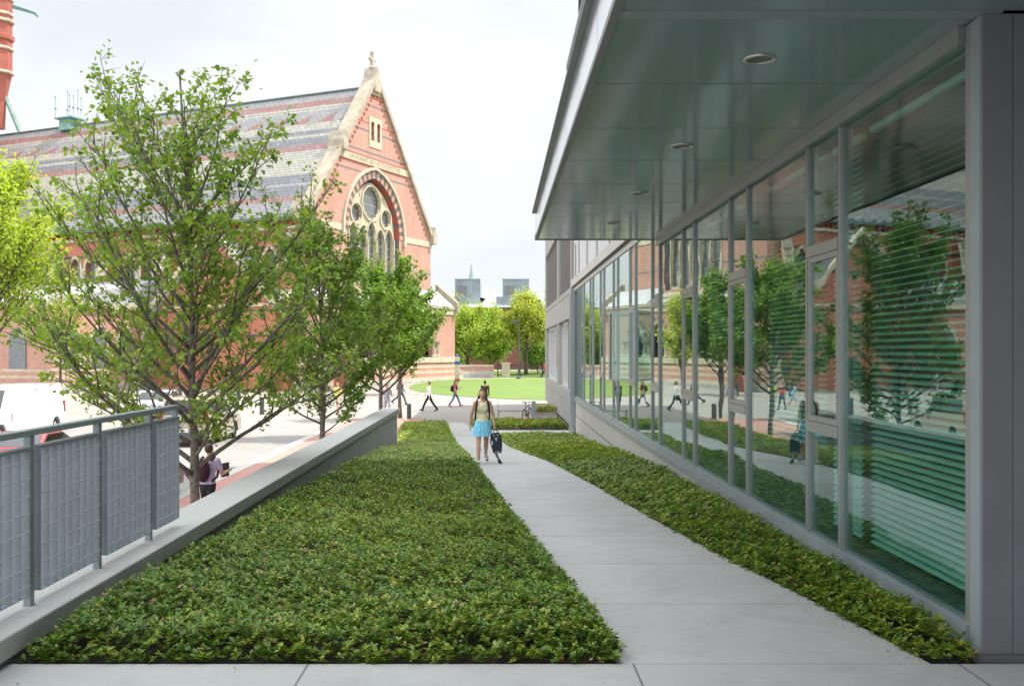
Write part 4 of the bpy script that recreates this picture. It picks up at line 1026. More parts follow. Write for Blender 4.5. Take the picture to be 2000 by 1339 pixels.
m = MB(); m.tube([(tcx+.9, tcy-.6, 41.2), (tcx+3.2, tcy-1.6, 40.9), (tcx+3.6, tcy-1.8, 40.5)], [.35, .22, .12], 6); cb(m, 'gargoyle', M['copper'])
m = MB(); m.tube([(tcx+.2, tcy-.3, 31.0), (tcx+1.2, tcy-2.6, 25.0)], .2, 6, mi=0); m.tube([(tcx+.45, tcy-.35, 31.0), (tcx+1.45, tcy-2.65, 25.0)], .12, 6, mi=1); cb(m, 'raking_stay', [M['copper'], M['cream']])

# ------------------------------------------------------------------ far building
F = thing('distant_building', (0, 150, -.8), 0, 'distant brick building with zinc roof lanterns behind the trees', 'building')
MB().box(-9, 10, 150, 175, -1, 8.6).build('wall', M['bgbrick'], F)
m = MB(); m.prism([(149.4, 8.6), (160, 11.2), (175, 11.2), (175, 8.6)], 'yz', -9.2, 10.2); m.build('roof', M['zinc'], F)
m = MB(); m.prism([(149.36, 8.66), (159.9, 11.35), (160, 11.1), (149.4, 8.55)], 'yz', -4.4, -.4); m.build('pale_roof_slope', M['zinc_white'], F)
m = MB(); m.prism([(-2.7, 8.9), (-.2, 12.2), (-.2, 8.9)], 'xz', 151.5, 158); m.build('roof_gusset', M['zinc_white'], F)
for x0, x1 in ((-6.5, -2.7), (.8, 4.75)):
    m = MB(); m.box(x0, x1, 151.4, 158, 9.0, 12.95, 0); m.prism([(x1, 10.2), (x1, 12.9), (x1+1.1, 11.6), (x1+2.0, 9.8)], 'xz', 151.8, 158, mi=1)
    lo = m.build('lantern', [M['zinc_dark'], M['zinc_white']], F)
    m = MB()
    for q in np.linspace(x0, x1, 8): m.box(q-.04, q+.04, 151.33, 151.4, 10.2, 12.9)
    m.box(x0-.08, x1+.08, 151.3, 151.45, 12.88, 13.05); m.build('standing_seams', M['zinc'], lo)
    m = MB(); m.box(x0+.3, x0+1.8, 151.32, 151.37, 10.6, 12.0); m.build('pane', M['lead'], lo)
for x in np.arange(-8, 9.5, 2.3): MB().box(x, x+1.1, 149.95, 150.02, 2, 4.4).build('window', M['darkglass'], F)
F2 = thing('distant_gable', (7, 165, -.8), 0, 'orange tiled roof end beyond the distant building beside the concrete block', 'building')
m = MB(); m.box(6.2, 20, 160, 180, -1, 9); m.build('wall', M['bgbrick'], F2)
m = MB(); m.prism([(5.4, 9.4), (13, 15), (20.6, 9.4)], 'xz', 159.5, 180); m.build('roof', M['tbrick'], F2)
t = thing('church_spire', (-6.4, 240, -.8), 0, 'slender green spire far away above the zinc roof lantern', 'spire')
MB().lathe([(1.0, 0), (1.0, 18), (.9, 18.5), (.05, 24)], (-6.4, 240, -.8), 8).build('spire', M['zinc_dark'], t)
t = thing('brick_house', (-60, 150, -.8), 0, 'long plain brick building far behind at the left of the church', 'building')
MB().box(-140, -75, 140, 165, -1, 9).build('wall', M['bgbrick'], t); m = MB(); m.prism([(139, 9), (152, 14), (166, 9)], 'yz', -141, -74); m.build('roof', M['zinc'], t)

# curved banded bench wall
t = thing('curved_wall', (-3.5, 101, -.8), 0, 'low curved wall of cream and red striped stone behind the lawn', 'wall')
m = MB(); ptsc = []
for i in range(15):
    f = i/14; x = -7.4 + 7.0*f; yv = 98.5 + 4.2*math.sin(f*PI*.62)
    ptsc.append((x, yv))
def wallstrip(m, pts, z0, z1, th, mi):
    n = len(pts); vs = []
    for x, y in pts: vs += [(x, y-th/2, z0), (x, y-th/2, z1), (x, y+th/2, z1), (x, y+th/2, z0)]
    fs = []
    for i in range(n-1):
        for k in range(4): fs.append((i*4+k, i*4+(k+1) % 4, (i+1)*4+(k+1) % 4, (i+1)*4+k))
    fs += [(0,1,2,3), ((n-1)*4+3, (n-1)*4+2, (n-1)*4+1, (n-1)*4)]
    m.add(vs, fs, mi)
for z0, z1, th, mi in ((-.9, -.35, 1.2, 2), (-.35, -.15, .9, 0), (-.15, .0, .8, 2), (.0, .35, .7, 1), (.35, .55, .8, 0)): wallstrip(m, ptsc, z0+.001, z1, th, mi)
m.build('wall', [M['cream_trim'], M['gbrick'], M['plinth_grey']], t)

# iron fence with a stone pier
t = thing('iron_fence', (4, 106, -.8), 0, 'black iron picket fence running behind the lawn', 'fence')
m = MB()
for x in np.arange(.1, 12, .16): m.box(x-.015, x+.015, 105.98, 106.02, -.8, .68)
m.build('pickets', M['iron'], t)
m = MB()
for z in (-.62, .45): m.box(0, 12, 105.96, 106.04, z-.03, z+.03)
for x in np.arange(0, 12.1, 2.4): m.box(x-.05, x+.05, 105.94, 106.06, -.8, .85)
m.build('rails', M['iron'], t)
t = thing('stone_pier', (1.0, 105.4, -.8), 0, 'square pale stone pier standing in the iron fence', 'pier')
m = MB(); m.box(.45, 1.3, 105, 105.85, -.8, .6); m.box(.38, 1.37, 104.93, 105.92, .601, .75); m.build('pier', M['cream_trim'], t)
# street lamp
t = thing('street_lamp', (2.05, 97, -.8), 0, 'tall dark lamp post with a flat single lamp head beside the lawn', 'street lamp')
m = MB(); m.tube([(2.05, 97, -.8), (2.05, 97, 5.2)], [.10, .07], 10); m.lathe([(.2, -.8), (.2, -.6), (.1, -.45)], (2.05, 97, 0), 12); m.build('pole', M['bolt_dark'], t)
m = MB(); m.box(1.35, 2.0, 96.85, 97.15, 4.75, 5.0); m.build('lamp_head', M['bolt_dark'], t, bevel=.03)
MB().box(1.4, 1.9, 96.9, 97.1, 4.735, 4.748).build('lens', M['white_lens'], t)
# emergency phone pillar
t = thing('help_pillar', (-3.35, 82, -1.06), 0, 'cream help-point pillar with a blue band standing on the plaza edge', 'pillar')
z0 = sz(82)
m = MB(); m.box(-3.55, -3.15, 81.8, 82.2, z0, z0+2.55); m.build('pillar', M['cream_trim'], t, bevel=.03)
MB().box(-3.565, -3.135, 81.785, 82.215, z0+1.95, z0+2.2).build('blue_band', M['blue_band'], t)
MB().box(-3.57, -3.13, 81.78, 82.22, z0+.55, z0+.75).build('lower_band', M['red_brick'], t)
m = MB(); m.lathe([(.1, 0), (.1, .14), (.05, .2)], (-3.35, 82, z0+2.56), 10); m.build('lamp', M['blue_band'], t)
# bollards
def bollard(x, y, label, col, h=.86, r=.11, grp='bollards on the plaza'):
    z = sz(y); t = thing('bollard', (x, y, z), 0, label, 'bollard', grp)
    m = MB(); m.lathe([(r, z), (r, z+h-.1), (r*.96, z+h-.05), (r*.8, z+h-.012), (r*.3, z+h)], (x, y, 0), 16); m.build('post', M[col], t, smooth=False)
    MB().lathe([(r+.015, z), (r+.015, z+.04)], (x, y, 0), 16).build('base_ring', M['iron'], t)
bollard(-4.45, 49.6, 'dark grey bollard just beyond the end of the low wall', 'bolt_dark')
for i, (bx, by) in enumerate([(-11.0, 71.5), (-14.5, 70.5), (-18.2, 69.5), (-22, 68.5), (-13.0, 54.5), (-16.2, 54)]):
    bollard(bx, by, ['distant bollard in front of the church near the sunlit tree', 'distant bollard second from the sunlit tree', 'distant bollard third from the sunlit tree', 'distant bollard nearest the young tree', 'plaza bollard beside the crouching person in blue', 'plaza bollard left of the crouching person in blue'][i], 'bolt_dark', .95, .13)
t = thing('brick_pier', (-12.2, 77, -1.2), 0, 'stout red brick pier standing in front of the church arcade', 'pier')
m = MB(); m.box(-12.7, -11.7, 76.5, 77.5, -1.3, 1.5, 0); m.box(-12.8, -11.6, 76.4, 77.6, 1.501, 1.7, 1); m.build('pier', [M['tbrick'], M['cream_trim']], t)
# sign on plaza
t = thing('street_sign', (-14.2, 46, ST), 0, 'round red no-entry style sign on a thin post behind the second maple', 'sign')
MB().tube([(-14.2, 46, ST), (-14.2, 46, 1.0)], .03, 8).build('post', M['lt_metal'], t)
M['sign_red'] = plain('sign_red', (.6, .03, .03), .5)
M['sign_white'] = plain('sign_white', (.75, .75, .75), .5)
m = MB(); m.prism(circ(-14.2, .75, .3, 24), 'xz', 45.93, 45.96, mi=0, holes=[circ(-14.2, .75, .22, 24)]); m.prism(circ(-14.2, .75, .22, 24), 'xz', 45.935, 45.955, mi=1); m.build('sign_face', [M['sign_red'], M['sign_white']], t)

# ------------------------------------------------------------------ corner furniture: rack, bicycle, bench, planter
zg = ST
t = thing('low_rail', (1.0, 48.6, zg), 0, 'low blue-grey metal rail on posts beside the bicycle', 'rail')
m = MB(); m.box(.03, 1.55, 48.55, 48.65, zg+.52, zg+.58); m.build('bar', M['rail_paint'], t)
MB().box(.0, .08, 48.54, 48.66, zg, zg+.62).build('post', M['rail_paint'], t)
t = thing('rack_panel', (1.75, 48.6, zg), 0, 'tall narrow grey metal panel the bicycle leans on', 'rack')
m = MB(); m.box(1.66, 1.86, 48.35, 48.42, zg, zg+1.05); m.box(1.60, 1.92, 48.3, 48.5, zg, zg+.04); m.build('panel', M['grey_paint'], t, bevel=.02)
def torus(m, c, Rr, r, axis, n=28, k=8):
    vs = []
    for i in range(n):
        a = 2*PI*i/n
        for j in range(k):
            b = 2*PI*j/k; q = Rr+r*math.cos(b); h = r*math.sin(b)
            u, w2 = q*math.cos(a), q*math.sin(a)
            vs.append((c[0]+axis[0].x*u+axis[1].x*w2+axis[2].x*h, c[1]+axis[0].y*u+axis[1].y*w2+axis[2].y*h, c[2]+axis[0].z*u+axis[1].z*w2+axis[2].z*h))
    m.add(vs, [(i*k+j, ((i+1) % n)*k+j, ((i+1) % n)*k+(j+1) % k, i*k+(j+1) % k) for i in range(n) for j in range(k)])
def bicycle(loc, rz, label):
    t = thing('bicycle', loc, rz, label, 'bicycle'); X, Y, Z = Vector((1,0,0)), Vector((0,1,0)), Vector((0,0,1))
    for x in (-.52, .52):
        m = MB(); torus(m, (x, 0, .34), .32, .02, (X, Z, Y)); w = m.build('wheel', M['tyre'], t, world=False, smooth=True)
        m = MB(); torus(m, (x, 0, .34), .295, .008, (X, Z, Y), 28, 5)
        for i in range(14): a = 2*PI*i/14; m.tube([(x, 0, .34), (x+.29*math.cos(a), 0, .34+.29*math.sin(a))], .0015, 3)
        m.lathe([(.02, -.04), (.02, .04)], (x, 0, .34), 8); m.build('rim', M['chrome'], w, world=False)
    bb, st_, hd, hd2 = (-.08, 0, .30), (-.24, 0, .80), (.36, 0, .78), (.38, 0, .68)
    m = MB()
    for a, b in ((bb, st_), (st_, hd), (bb, hd2), (hd2, hd)): m.tube([a, b], .017, 8)
    for s_ in (-.05, .05): m.tube([(-.52, s_, .34), (-.08, s_*.6, .30)], .009, 6); m.tube([(-.52, s_, .34), (-.23, s_*.4, .76)], .008, 6); m.tube([(.38, s_*.6, .68), (.52, s_, .34)], .012, 6)
    m.build('frame', M['bolt_dark'], t, world=False)
    m = MB(); m.tube([(.36, 0, .78), (.34, 0, .97)], .014, 6); m.tube([(.28, -.3, .99), (.36, -.1, .98), (.36, .1, .98), (.28, .3, .99)], .013, 6); m.tube([(.26, -.34, .99), (.30, -.2, .985)], .018, 6); m.tube([(.26, .34, .99), (.30, .2, .985)], .018, 6); m.build('handlebar', M['iron'], t, world=False)
    m = MB(); m.tube([st_, (-.27, 0, .93)], .013, 6); m.ell((-.30, 0, .95), .13, .07, .03); m.build('saddle', M['iron'], t, world=False)
    m = MB(); m.lathe([(.09, -.005), (.09, .005)], (0, 0, 0), 16); m.v = [(x-.08, z-.06, y+.30) for x, y, z in m.v]; m.tube([(-.08, -.06, .30), (.05, -.07, .18)], .01, 5); m.tube([(-.08, .06, .30), (-.2, .07, .42)], .01, 5); m.box(.0, .1, -.14, -.07, .17, .19); m.box(-.25, -.15, .07, .14, .41, .43); m.build('crank', M['iron'], t, world=False)
    return t
bicycle((1.45, 48.7, zg), R(72), 'dark bicycle parked by the rail, seen from one end')
t = thing('bench', (2.6, 54, zg), 0, 'weathered wooden bench with plank top by the concrete block', 'bench')
m = MB()
for i in range(3): m.box(1.9, 3.0, 53.7+.16*i, 53.84+.16*i, zg+.58, zg+.63)
m.build('seat', M['wood'], t)
for x in (2.1, 2.75): MB().box(x, x+.08, 53.74, 54.1, zg, zg+.579).build('leg', M['wood'], t)
t = thing('planter', (2.3, 50.6, zg), 0, 'low grey stone planter with trailing green plants beside the bicycle', 'planter')
m = MB(); m.box(1.95, 3.0, 50.3, 50.9, zg, zg+.33); m.box(1.91, 3.0, 50.26, 50.94, zg+.331, zg+.37); m.build('box', M['plinth_grey'], t)
rg = np.random.default_rng(5); n = 700
P = np.stack([rg.uniform(1.95, 3.0, n), rg.uniform(50.3, 50.9, n), zg+.36+rg.uniform(0, .28, n)], 1); D = rg.normal(0, 1, (n, 3)); D[:, 2] += .6
V, Fq, T = leaves_from(P, D, rg.uniform(.08, .16, n), np.tile([0, 0, 1.], (n, 1))+rg.normal(0, .4, (n, 3)), rg.uniform(.2, .9, n), LEAF5, LEAF5F)
np_mesh('plants', V, Fq, M['cover'], t, T)

# ------------------------------------------------------------------ people
SKINS = {'tan': 'skin', 'pale': 'skin_pale'}
def add_remesh(o, vox):
    r = o.modifiers.new('remesh', 'REMESH'); r.mode = 'VOXEL'; r.voxel_size = vox; r.use_smooth_shade = True
    s_ = o.modifiers.new('smooth', 'SMOOTH'); s_.factor = .5; s_.iterations = 3
def person(loc, rz, label, group=None, h=1.7, skin='skin', top=('white', (.8, .8, .8)), sleeve='short', bottom=('trousers', 'black', (.02, .02, .022)), shoes=('shoe_black', (.02, .02, .02)),
           hair='hair', hairlen='short', legs=((0, 0), (0, 0)), arms=((0, 10), (0, 10)), lean=0, crouch=0, head=0, female=False, vox=.013, spread=.09, armout=.10):
    """legs/arms: ((thigh forward deg, knee bend),(...)) for left(+x) and right(-x); faces -Y"""
    t = thing('person', loc, rz, label, 'person', group)
    S = h/1.72; sw = .165 if female else .19; hw = .085
    def fwd(a, L, base, side=0): return base + Vector((side*L, -math.sin(R(a))*L, -math.cos(R(a))*L))
    pel = Vector((0, 0, .90)); 
    leg = []
    low = 1e9
    for (th, kn), sx in zip(legs, (1, -1)):
        hip = pel + Vector((sx*hw, 0, 0)); knee = fwd(th, .43, hip, sx*.02); ank = fwd(th-kn, .41, knee)
        ft = th-kn; toe = ank + Vector((sx*.03, -.17*math.cos(R(max(-60, min(40, ft)))), -.05-.12*math.sin(R(max(-60, min(40, -ft)))) )) if True else 0
        leg.append((hip, knee, ank, toe)); low = min(low, ank.z-.075, toe.z-.028)
    dz = -low
    def U(p): return Vector((p.x*S, p.y*S, (p.z+dz)*S))
    leg = [[U(q) for q in l] for l in leg]
    rl = Matrix.Rotation(R(lean), 3, 'X')
    def T_(x, y, z): # torso point relative to pelvis
        return U(pel + rl @ Vector((x, y, z)))
    waist = T_(0, 0, .16); chest = T_(0, -.01, .38); neck0 = T_(0, 0, .53); neck1 = T_(0, -.015, .60); hc = T_(0, -.02, .70)
    arm = []
    for (sh, el), sx in zip(arms, (1, -1)):
        s0 = T_(sx*sw, 0, .49); e = s0 + rl @ Vector((sx*armout*.45*S, -math.sin(R(sh))*.28*S, -math.cos(R(sh))*.28*S)); a2 = sh+el
        w_ = e + Vector((sx*armout*.12*S, -math.sin(R(a2))*.25*S, -math.cos(R(a2))*.25*S)); arm.append((s0, e, w_))
    m = MB(); q = S
    m.ell(T_(0, 0, .0), .155*q if female else .15*q, .105*q, .12*q); m.ell(waist, (.125 if female else .145)*q, .095*q, .14*q); m.ell(chest, (.145 if female else .175)*q, .108*q, .19*q)
    m.cap(T_(-sw*.8, 0, .485), .05*q, T_(sw*.8, 0, .485), .05*q); m.cap(neck0, .048*q, neck1, .046*q)
    m.ell(hc, .072*q, .088*q, .108*q); m.ell(hc+Vector((0, -.035*q, -.055*q)), .045*q, .05*q, .05*q); m.cap(hc+Vector((0, -.085*q, .005*q)), .008*q, hc+Vector((0, -.10*q, -.02*q)), .013*q)
    for sx in (-1, 1): m.ell(hc+Vector((sx*.072*q, .005*q, -.005*q)), .012*q, .02*q, .03*q)
    for (hp, kn, an, to) in leg:
        m.cap(hp, .088*q, kn, .056*q); m.cap(kn, .055*q, kn.lerp(an, .35), .058*q); m.cap(kn.lerp(an, .35), .057*q, an, .036*q)
        m.cap(an+Vector((0, .03*q, -.035*q)), .035*q, to, .026*q)
    for (s0, e, w_), sx in zip(arm, (1, -1)):
        m.cap(s0, .056*q, e, .041*q); m.cap(e, .042*q, w_, .027*q)
        d = (w_-e).normalized(); pc = w_+d*.05*q; m.cap(w_, .024*q, pc, .028*q)
        sidev = Vector((0, 1, 0))
        for fi in range(4):
            off = sidev*((fi-1.5)*.017*q); L = (.075, .085, .08, .062)[fi]*q
            k1 = pc+off+d*L*.5; k2 = k1 + (d*.8+Vector((-sx*.5, 0, 0))).normalized()*L*.5
            m.cap(pc+off, .009*q, k1, .0085*q, 6); m.cap(k1, .0085*q, k2, .0075*q, 6)
        m.cap(w_+d*.02*q, .011*q, w_+d*.05*q+Vector((-sx*.012, -.045, 0))*q, .009*q, 6)
    body = m.build('body', M[skin], t, world=False); add_remesh(body, vox*.75)
    # top
    m = MB(); g = .012*q
    m.ell(T_(0, 0, .06), (.165)*q, .12*q, .13*q); m.ell(waist, (.137 if female else .16)*q, .108*q, .15*q); m.ell(chest, (.158 if female else .19)*q, .122*q, .17*q)
    if sleeve != 'none': m.cap(T_(-sw*.85, 0, .475), .062*q, T_(sw*.85, 0, .475), .062*q)
    if sleeve == 'short':
        for s0, e, w_ in arm: m.cap(s0, .066*q, s0.lerp(e, .55), .058*q)
    if sleeve == 'long':
        for s0, e, w_ in arm: m.cap(s0, .066*q, e, .052*q); m.cap(e, .052*q, w_, .038*q)
    if female: 
        for sx in (-1, 1): m.ell(T_(sx*.065, -.085, .36), .058*q, .045*q, .055*q)
    o = m.build('top', cloth(*top), t, world=False); add_remesh(o, vox)
    # bottom
    m = MB(); kind = bottom[0]
    m.ell(T_(0, 0, .0), .17*q, .122*q, .13*q)
    if kind == 'trousers':
        for hp, kn, an, to in leg: m.cap(hp, .095*q, kn, .07*q); m.cap(kn, .07*q, an, .062*q)
    if kind == 'shorts':
        for hp, kn, an, to in leg: m.cap(hp, .098*q, hp.lerp(kn, .8), .085*q)
    if kind in ('trousers', 'shorts'):
        o = m.build(kind, cloth(bottom[1], bottom[2]), t, world=False); add_remesh(o, vox)
    # shoes
    m = MB()
    for hp, kn, an, to in leg: m.cap(an+Vector((0, .035*q, -.042*q)), .044*q, to, .036*q)
    if shoes: o = m.build('shoes', cloth(*shoes), t, world=False); add_remesh(o, vox)
    # hair
    m = MB(); m.ell(hc+Vector((0, .034*q, .024*q)), .080*q, .084*q, .098*q)
    m.ell(hc+Vector((0, -.008*q, .084*q)), .062*q, .056*q, .030*q)
    if hairlen == 'long': m.cap(hc+Vector((0, .06*q, 0)), .075*q, hc+Vector((0, .10*q, -.22*q)), .05*q)
    if hairlen == 'bun': m.ell(hc+Vector((0, .05*q, .12*q)), .045*q, .045*q, .045*q)
    if hairlen == 'side':
        m.cap(hc+Vector((-.055*q, .045*q, 0)), .045*q, hc+Vector((-.08*q, .04*q, -.09*q)), .032*q); m.cap(hc+Vector((-.08*q, .04*q, -.09*q)), .028*q, hc+Vector((-.125*q, .03*q, -.125*q)), .014*q); m.cap(hc+Vector((.045*q, .05*q, 0)), .04*q, hc+Vector((.05*q, .05*q, -.06*q)), .028*q)
    o = m.build('hair', M[hair], t, world=False); add_remesh(o, .011)
    m = MB()
    for sx in (-1, 1): m.ell(hc+Vector((sx*.028*q, -.074*q, .008*q)), .009*q, .007*q, .0045*q, 8); m.cap(hc+Vector((sx*.018*q, -.079*q, .027*q)), .002*q, hc+Vector((sx*.040*q, -.072*q, .028*q)), .002*q, 6)
    m.build('eyes_and_brows', M['hair'], t, world=False)
    m = MB(); m.cap(hc+Vector((-.016*q, -.088*q, -.048*q)), .006*q, hc+Vector((.016*q, -.088*q, -.048*q)), .006*q, 6); m.build('mouth', cloth('lip', (.35, .10, .09)), t, world=False)
    t['_j'] = 0
    del t['_j']
    J = dict(S=q, T=T_, leg=leg, arm=arm, hc=hc, chest=chest)
    return t, J
def backpack(t, J, label, col, straps=True, big=1.0):
    q = J['S']; T_ = J['T']; loc = t.location; rz = t.rotation_euler.z
    b = thing('backpack', tuple(loc), rz, label, 'backpack')
    m = MB(); c = T_(0, .19, .30); m.ell(c, .15*q*big, .10*q*big, .23*q*big); m.ell(c+Vector((0, .06*q, -.06*q)), .12*q*big, .07*q*big, .13*q*big); o = m.build('bag', cloth(*col), b, world=False); add_remesh(o, .014)
    m = MB()
    for sx in (-1, 1):
        m.tube([T_(sx*.115, .10, .50), T_(sx*.125, 0, .555), T_(sx*.13, -.10, .50), T_(sx*.145, -.13, .36), T_(sx*.165, -.06, .18), T_(sx*.15, .10, .10)], .022*q, 6)
    m.build('straps', cloth(*col), b, world=False)
    return b
# main woman (faces the camera, walking towards it)
wx, wy = -.33, 21.3; wz = gz(wy)
pw, J = person((wx, wy, wz), R(3), 'woman in pale yellow tank top and short blue ruffled skirt walking up the path', h=1.61, skin='skin', top=('tank_yellow', (.74, .72, .44)), sleeve='none', bottom=('none',), shoes=None,
   hair='hair', hairlen='side', legs=((-14, 30), (14, 4)), arms=((6, 4), (-14, 8)), female=True, vox=.011, armout=.19, head=0)
q = J['S']; T_ = J['T']
m = MB()
for sx in (-1, 1): m.tube([T_(sx*.075, -.105, .44), T_(sx*.085, -.07, .53), T_(sx*.085, .05, .53)], .009*q, 6)
m.build('shoulder_straps', cloth('white_strap', (.75, .73, .70)), pw, world=False)
# ruffled skirt: three flounces
m = MB(); n = 72
def flounce(m, z0, z1, r0, r1, amp):
    vs = []
    for z, r_, a_ in ((z0, r0, amp*.3), ((z0+z1)/2, (r0+r1)/2, amp*.7), (z1, r1, amp)):
        for k in range(n):
            th = 2*PI*k/n; w_ = a_*math.sin(th*15+z*9)+a_*.5*math.sin(th*23+1)
            p_ = T_((r_+w_)*math.cos(th), (r_*.74+w_)*math.sin(th), z); vs.append(tuple(p_))
    m.add(vs, [(i*n+k, i*n+(k+1) % n, (i+1)*n+(k+1) % n, (i+1)*n+k) for i in range(2) for k in range(n)])
flounce(m, .10, -.06, .150, .195, .008); flounce(m, -.03, -.16, .182, .218, .011); flounce(m, -.12, -.265, .20, .228, .012)
m.build('skirt', cloth('sky_blue_cotton', (.22, .60, .80)), pw, world=False, smooth=True)
m = MB(); m.tube([T_(.17, -.05, .05), T_(.21, -.07, -.02)], .012*q, 6); m.ell(T_(.165, -.05, .07), .03*q, .02*q, .02*q); m.build('skirt_bow', cloth('sky_blue_cotton', (.22, .60, .80)), pw, world=False)
m = MB(); m2 = MB()
for hp, kn, an, to in J['leg']:
    f = (to-an); m.cap(an+Vector((0, .04*q, -.068*q)), .028*q, to+Vector((0, -.015*q, -.012*q)), .026*q)
    for g in (.25, .6, .95): 
        c = an.lerp(to, g); m2.tube([c+Vector((-.045, 0, -.02))*q, c+Vector((-.03, -.01, .022))*q, c+Vector((.03, -.01, .022))*q, c+Vector((.045, 0, -.02))*q], .011*q, 6)
m.v = [(x, y, z) for x, y, z in m.v]
m.build('sandal_sole', cloth('sole_brown', (.10, .06, .04)), pw, world=False); m2.build('sandal_strap', cloth('white_strap', (.75, .73, .70)), pw, world=False)
wR = J['arm'][1][2]; m = MB(); torus(m, tuple(wR), .031*q, .006*q, (Vector((1,0,0)), Vector((0,1,0)), Vector((0,0,1))), 16, 5); m.build('bracelet', M['chrome'], pw, world=False)
backpack(pw, J, 'black backpack worn by the woman on the path, its straps over her shoulders', ('bag_black', (.015, .014, .016)), big=.72)
# bag carried in her left hand (screen right)
hL = J['arm'][0][2]
bg_ = thing('carry_bag', (wx, wy, wz), R(3), 'dark navy bag with a white mark hanging from the hand of the walking woman', 'bag')
hx, hy, hz = hL.x+.035, hL.y, hL.z-.115
m = MB(); m.prism([(hx-.08, hz-.04), (hx+.06, hz-.02), (hx+.115, hz-.10), (hx+.135, hz-.30), (hx+.115, hz-.46), (hx-.06, hz-.455), (hx-.125, hz-.25), (hx-.12, hz-.10)], 'xz', hy-.05, hy+.05)
m.build('bag', cloth('navy_nylon', (.018, .022, .045)), bg_, world=False, bevel=.02)
m = MB(); torus(m, (hx-.01, hy, hz-.01), .045, .009, (Vector((1,0,0)), Vector((0,0,1)), Vector((0,1,0))), 16, 6); m.build('handle', cloth('navy_nylon', (.018, .022, .045)), bg_, world=False)
text_mesh('Y', .12, 'mark', cloth('white_strap', (.75, .73, .70)), bg_, Matrix.Translation((hx, hy-.054, hz-.17)) @ Matrix.Rotation(R(90), 4, 'X'), .003)
m = MB(); m.box(hx-.06, hx-.035, hy-.056, hy-.051, hz-.09, hz-.075); m.box(hx+.02, hx+.05, hy-.056, hy-.051, hz-.08, hz-.065); m.box(hx-.10, hx-.075, hy-.056, hy-.051, hz-.28, hz-.2); m.box(hx-.02, hx+.08, hy-.056, hy-.051, hz-.435, hz-.425); m.build('piping', cloth('white_strap', (.75, .73, .70)), bg_, world=False)
tb_ = thing('long_case', (wx, wy, wz), R(3), 'long slim black and white case hanging below the navy bag', 'case')
m = MB(); a0 = Vector((hx-.02, hy+.01, hz-.44)); a1 = Vector((hx+.17, hy, hz-.83)); m.tube([a0, a0.lerp(a1, .42)], .034, 8, mi=1); m.tube([a0.lerp(a1, .425), a1], [.034, .036], 8, mi=0)
m.build('case', [cloth('navy_nylon', (.018, .022, .045)), cloth('white_strap', (.75, .73, .70))], tb_, world=False)
for g in (.12, .2, .28, .36):
    c = a0.lerp(a1, g); MB().box(c.x-.02, c.x+.02, c.y-.038, c.y-.034, c.z-.012, c.z+.012).build('dark_stripe', cloth('navy_nylon', (.018, .022, .045)), tb_, world=False)
pg = 'pedestrians crossing the plaza'
def pos(px, pyf):   # helper used once to turn measured figures into metres on the plaza level
    d = 3.5*1930/(pyf-685); return ((px-972)*d/1930, d)
x, y = pos(838, 803)
p_, J = person((x, y, sz(y)), R(-90), 'man in white long-sleeved shirt and black trousers striding left past the lawn', pg, 1.78, 'skin_pale', ('shirt_white', (.78, .78, .80)), 'long', ('trousers', 'black_cloth', (.02, .02, .022)), ('shoe_black', (.02, .02, .02)), 'hair_brown', 'short', ((30, 8), (-26, 12)), ((-10, 12), (14, 30)))
x, y = pos(889, 795)
p_, J = person((x, y, sz(y)), R(90), 'young woman in pink top and jeans walking right with a dark backpack', pg, 1.64, 'skin_pale', ('pink_cotton', (.60, .05, .14)), 'short', ('trousers', 'denim', (.09, .17, .28)), ('red_shoe', (.5, .04, .04)), 'hair_red', 'long', ((28, 10), (-20, 14)), ((30, 90), (5, 15)), female=True)
backpack(p_, J, 'black round backpack on the young woman in pink', ('bag_black', (.015, .014, .016)), big=1.0)
person((-.75, 58.5, ST), R(170), 'person in a dark brown top just behind the head of the woman on the path', pg, 1.72, 'skin', ('brown_cloth', (.07, .045, .03)), 'long', ('trousers', 'black_cloth', (.02, .02, .022)), ('shoe_black', (.02, .02, .02)), 'hair', 'bun', ((14, 5), (-14, 8)), ((10, 10), (-10, 10)))
p_, J = person((-6.15, 63, sz(63)), R(90), 'person in dark top and blue jeans striding right behind the farthest maple trunk', pg, 1.7, 'skin', ('slate_cloth', (.10, .12, .14)), 'long', ('trousers', 'dark_denim', (.05, .08, .15)), ('shoe_black', (.02, .02, .02)), 'hair', 'short', ((26, 8), (-34, 20)), ((15, 15), (-15, 15)))
backpack(p_, J, 'grey backpack on the person behind the farthest maple trunk', ('bag_grey', (.12, .13, .15)))
person((-5.75, 51.2, ST), R(20), 'jogger in pale grey shirt and shorts running beside the third maple', pg, 1.76, 'skin_pale', ('pale_grey_cloth', (.45, .47, .55)), 'short', ('shorts', 'pale_grey_short', (.5, .5, .55)), ('white_shoe', (.6, .6, .6)), 'hair_brown', 'short', ((35, 50), (-5, 5)), ((15, 80), (-15, 85)))
person((-8.9, 55, ST), R(-20), 'person in yellow shirt and cream shorts right of the second maple trunk', pg, 1.74, 'skin_pale', ('yellow_cloth', (.66, .60, .12)), 'short', ('shorts', 'cream_cloth', (.6, .52, .40)), ('brown_shoe', (.12, .06, .04)), 'hair_brown', 'short', ((14, 5), (-12, 8)), ((10, 10), (-10, 12)))
person((-10.4, 58.5, ST), R(60), 'person in red top and dark trousers standing behind the second maple trunk', pg, 1.66, 'skin', ('red_cloth', (.60, .05, .03)), 'short', ('trousers', 'dark_denim', (.05, .08, .15)), ('shoe_black', (.02, .02, .02)), 'hair', 'short', ((12, 5), (-12, 8)), ((10, 60), (-10, 12)))
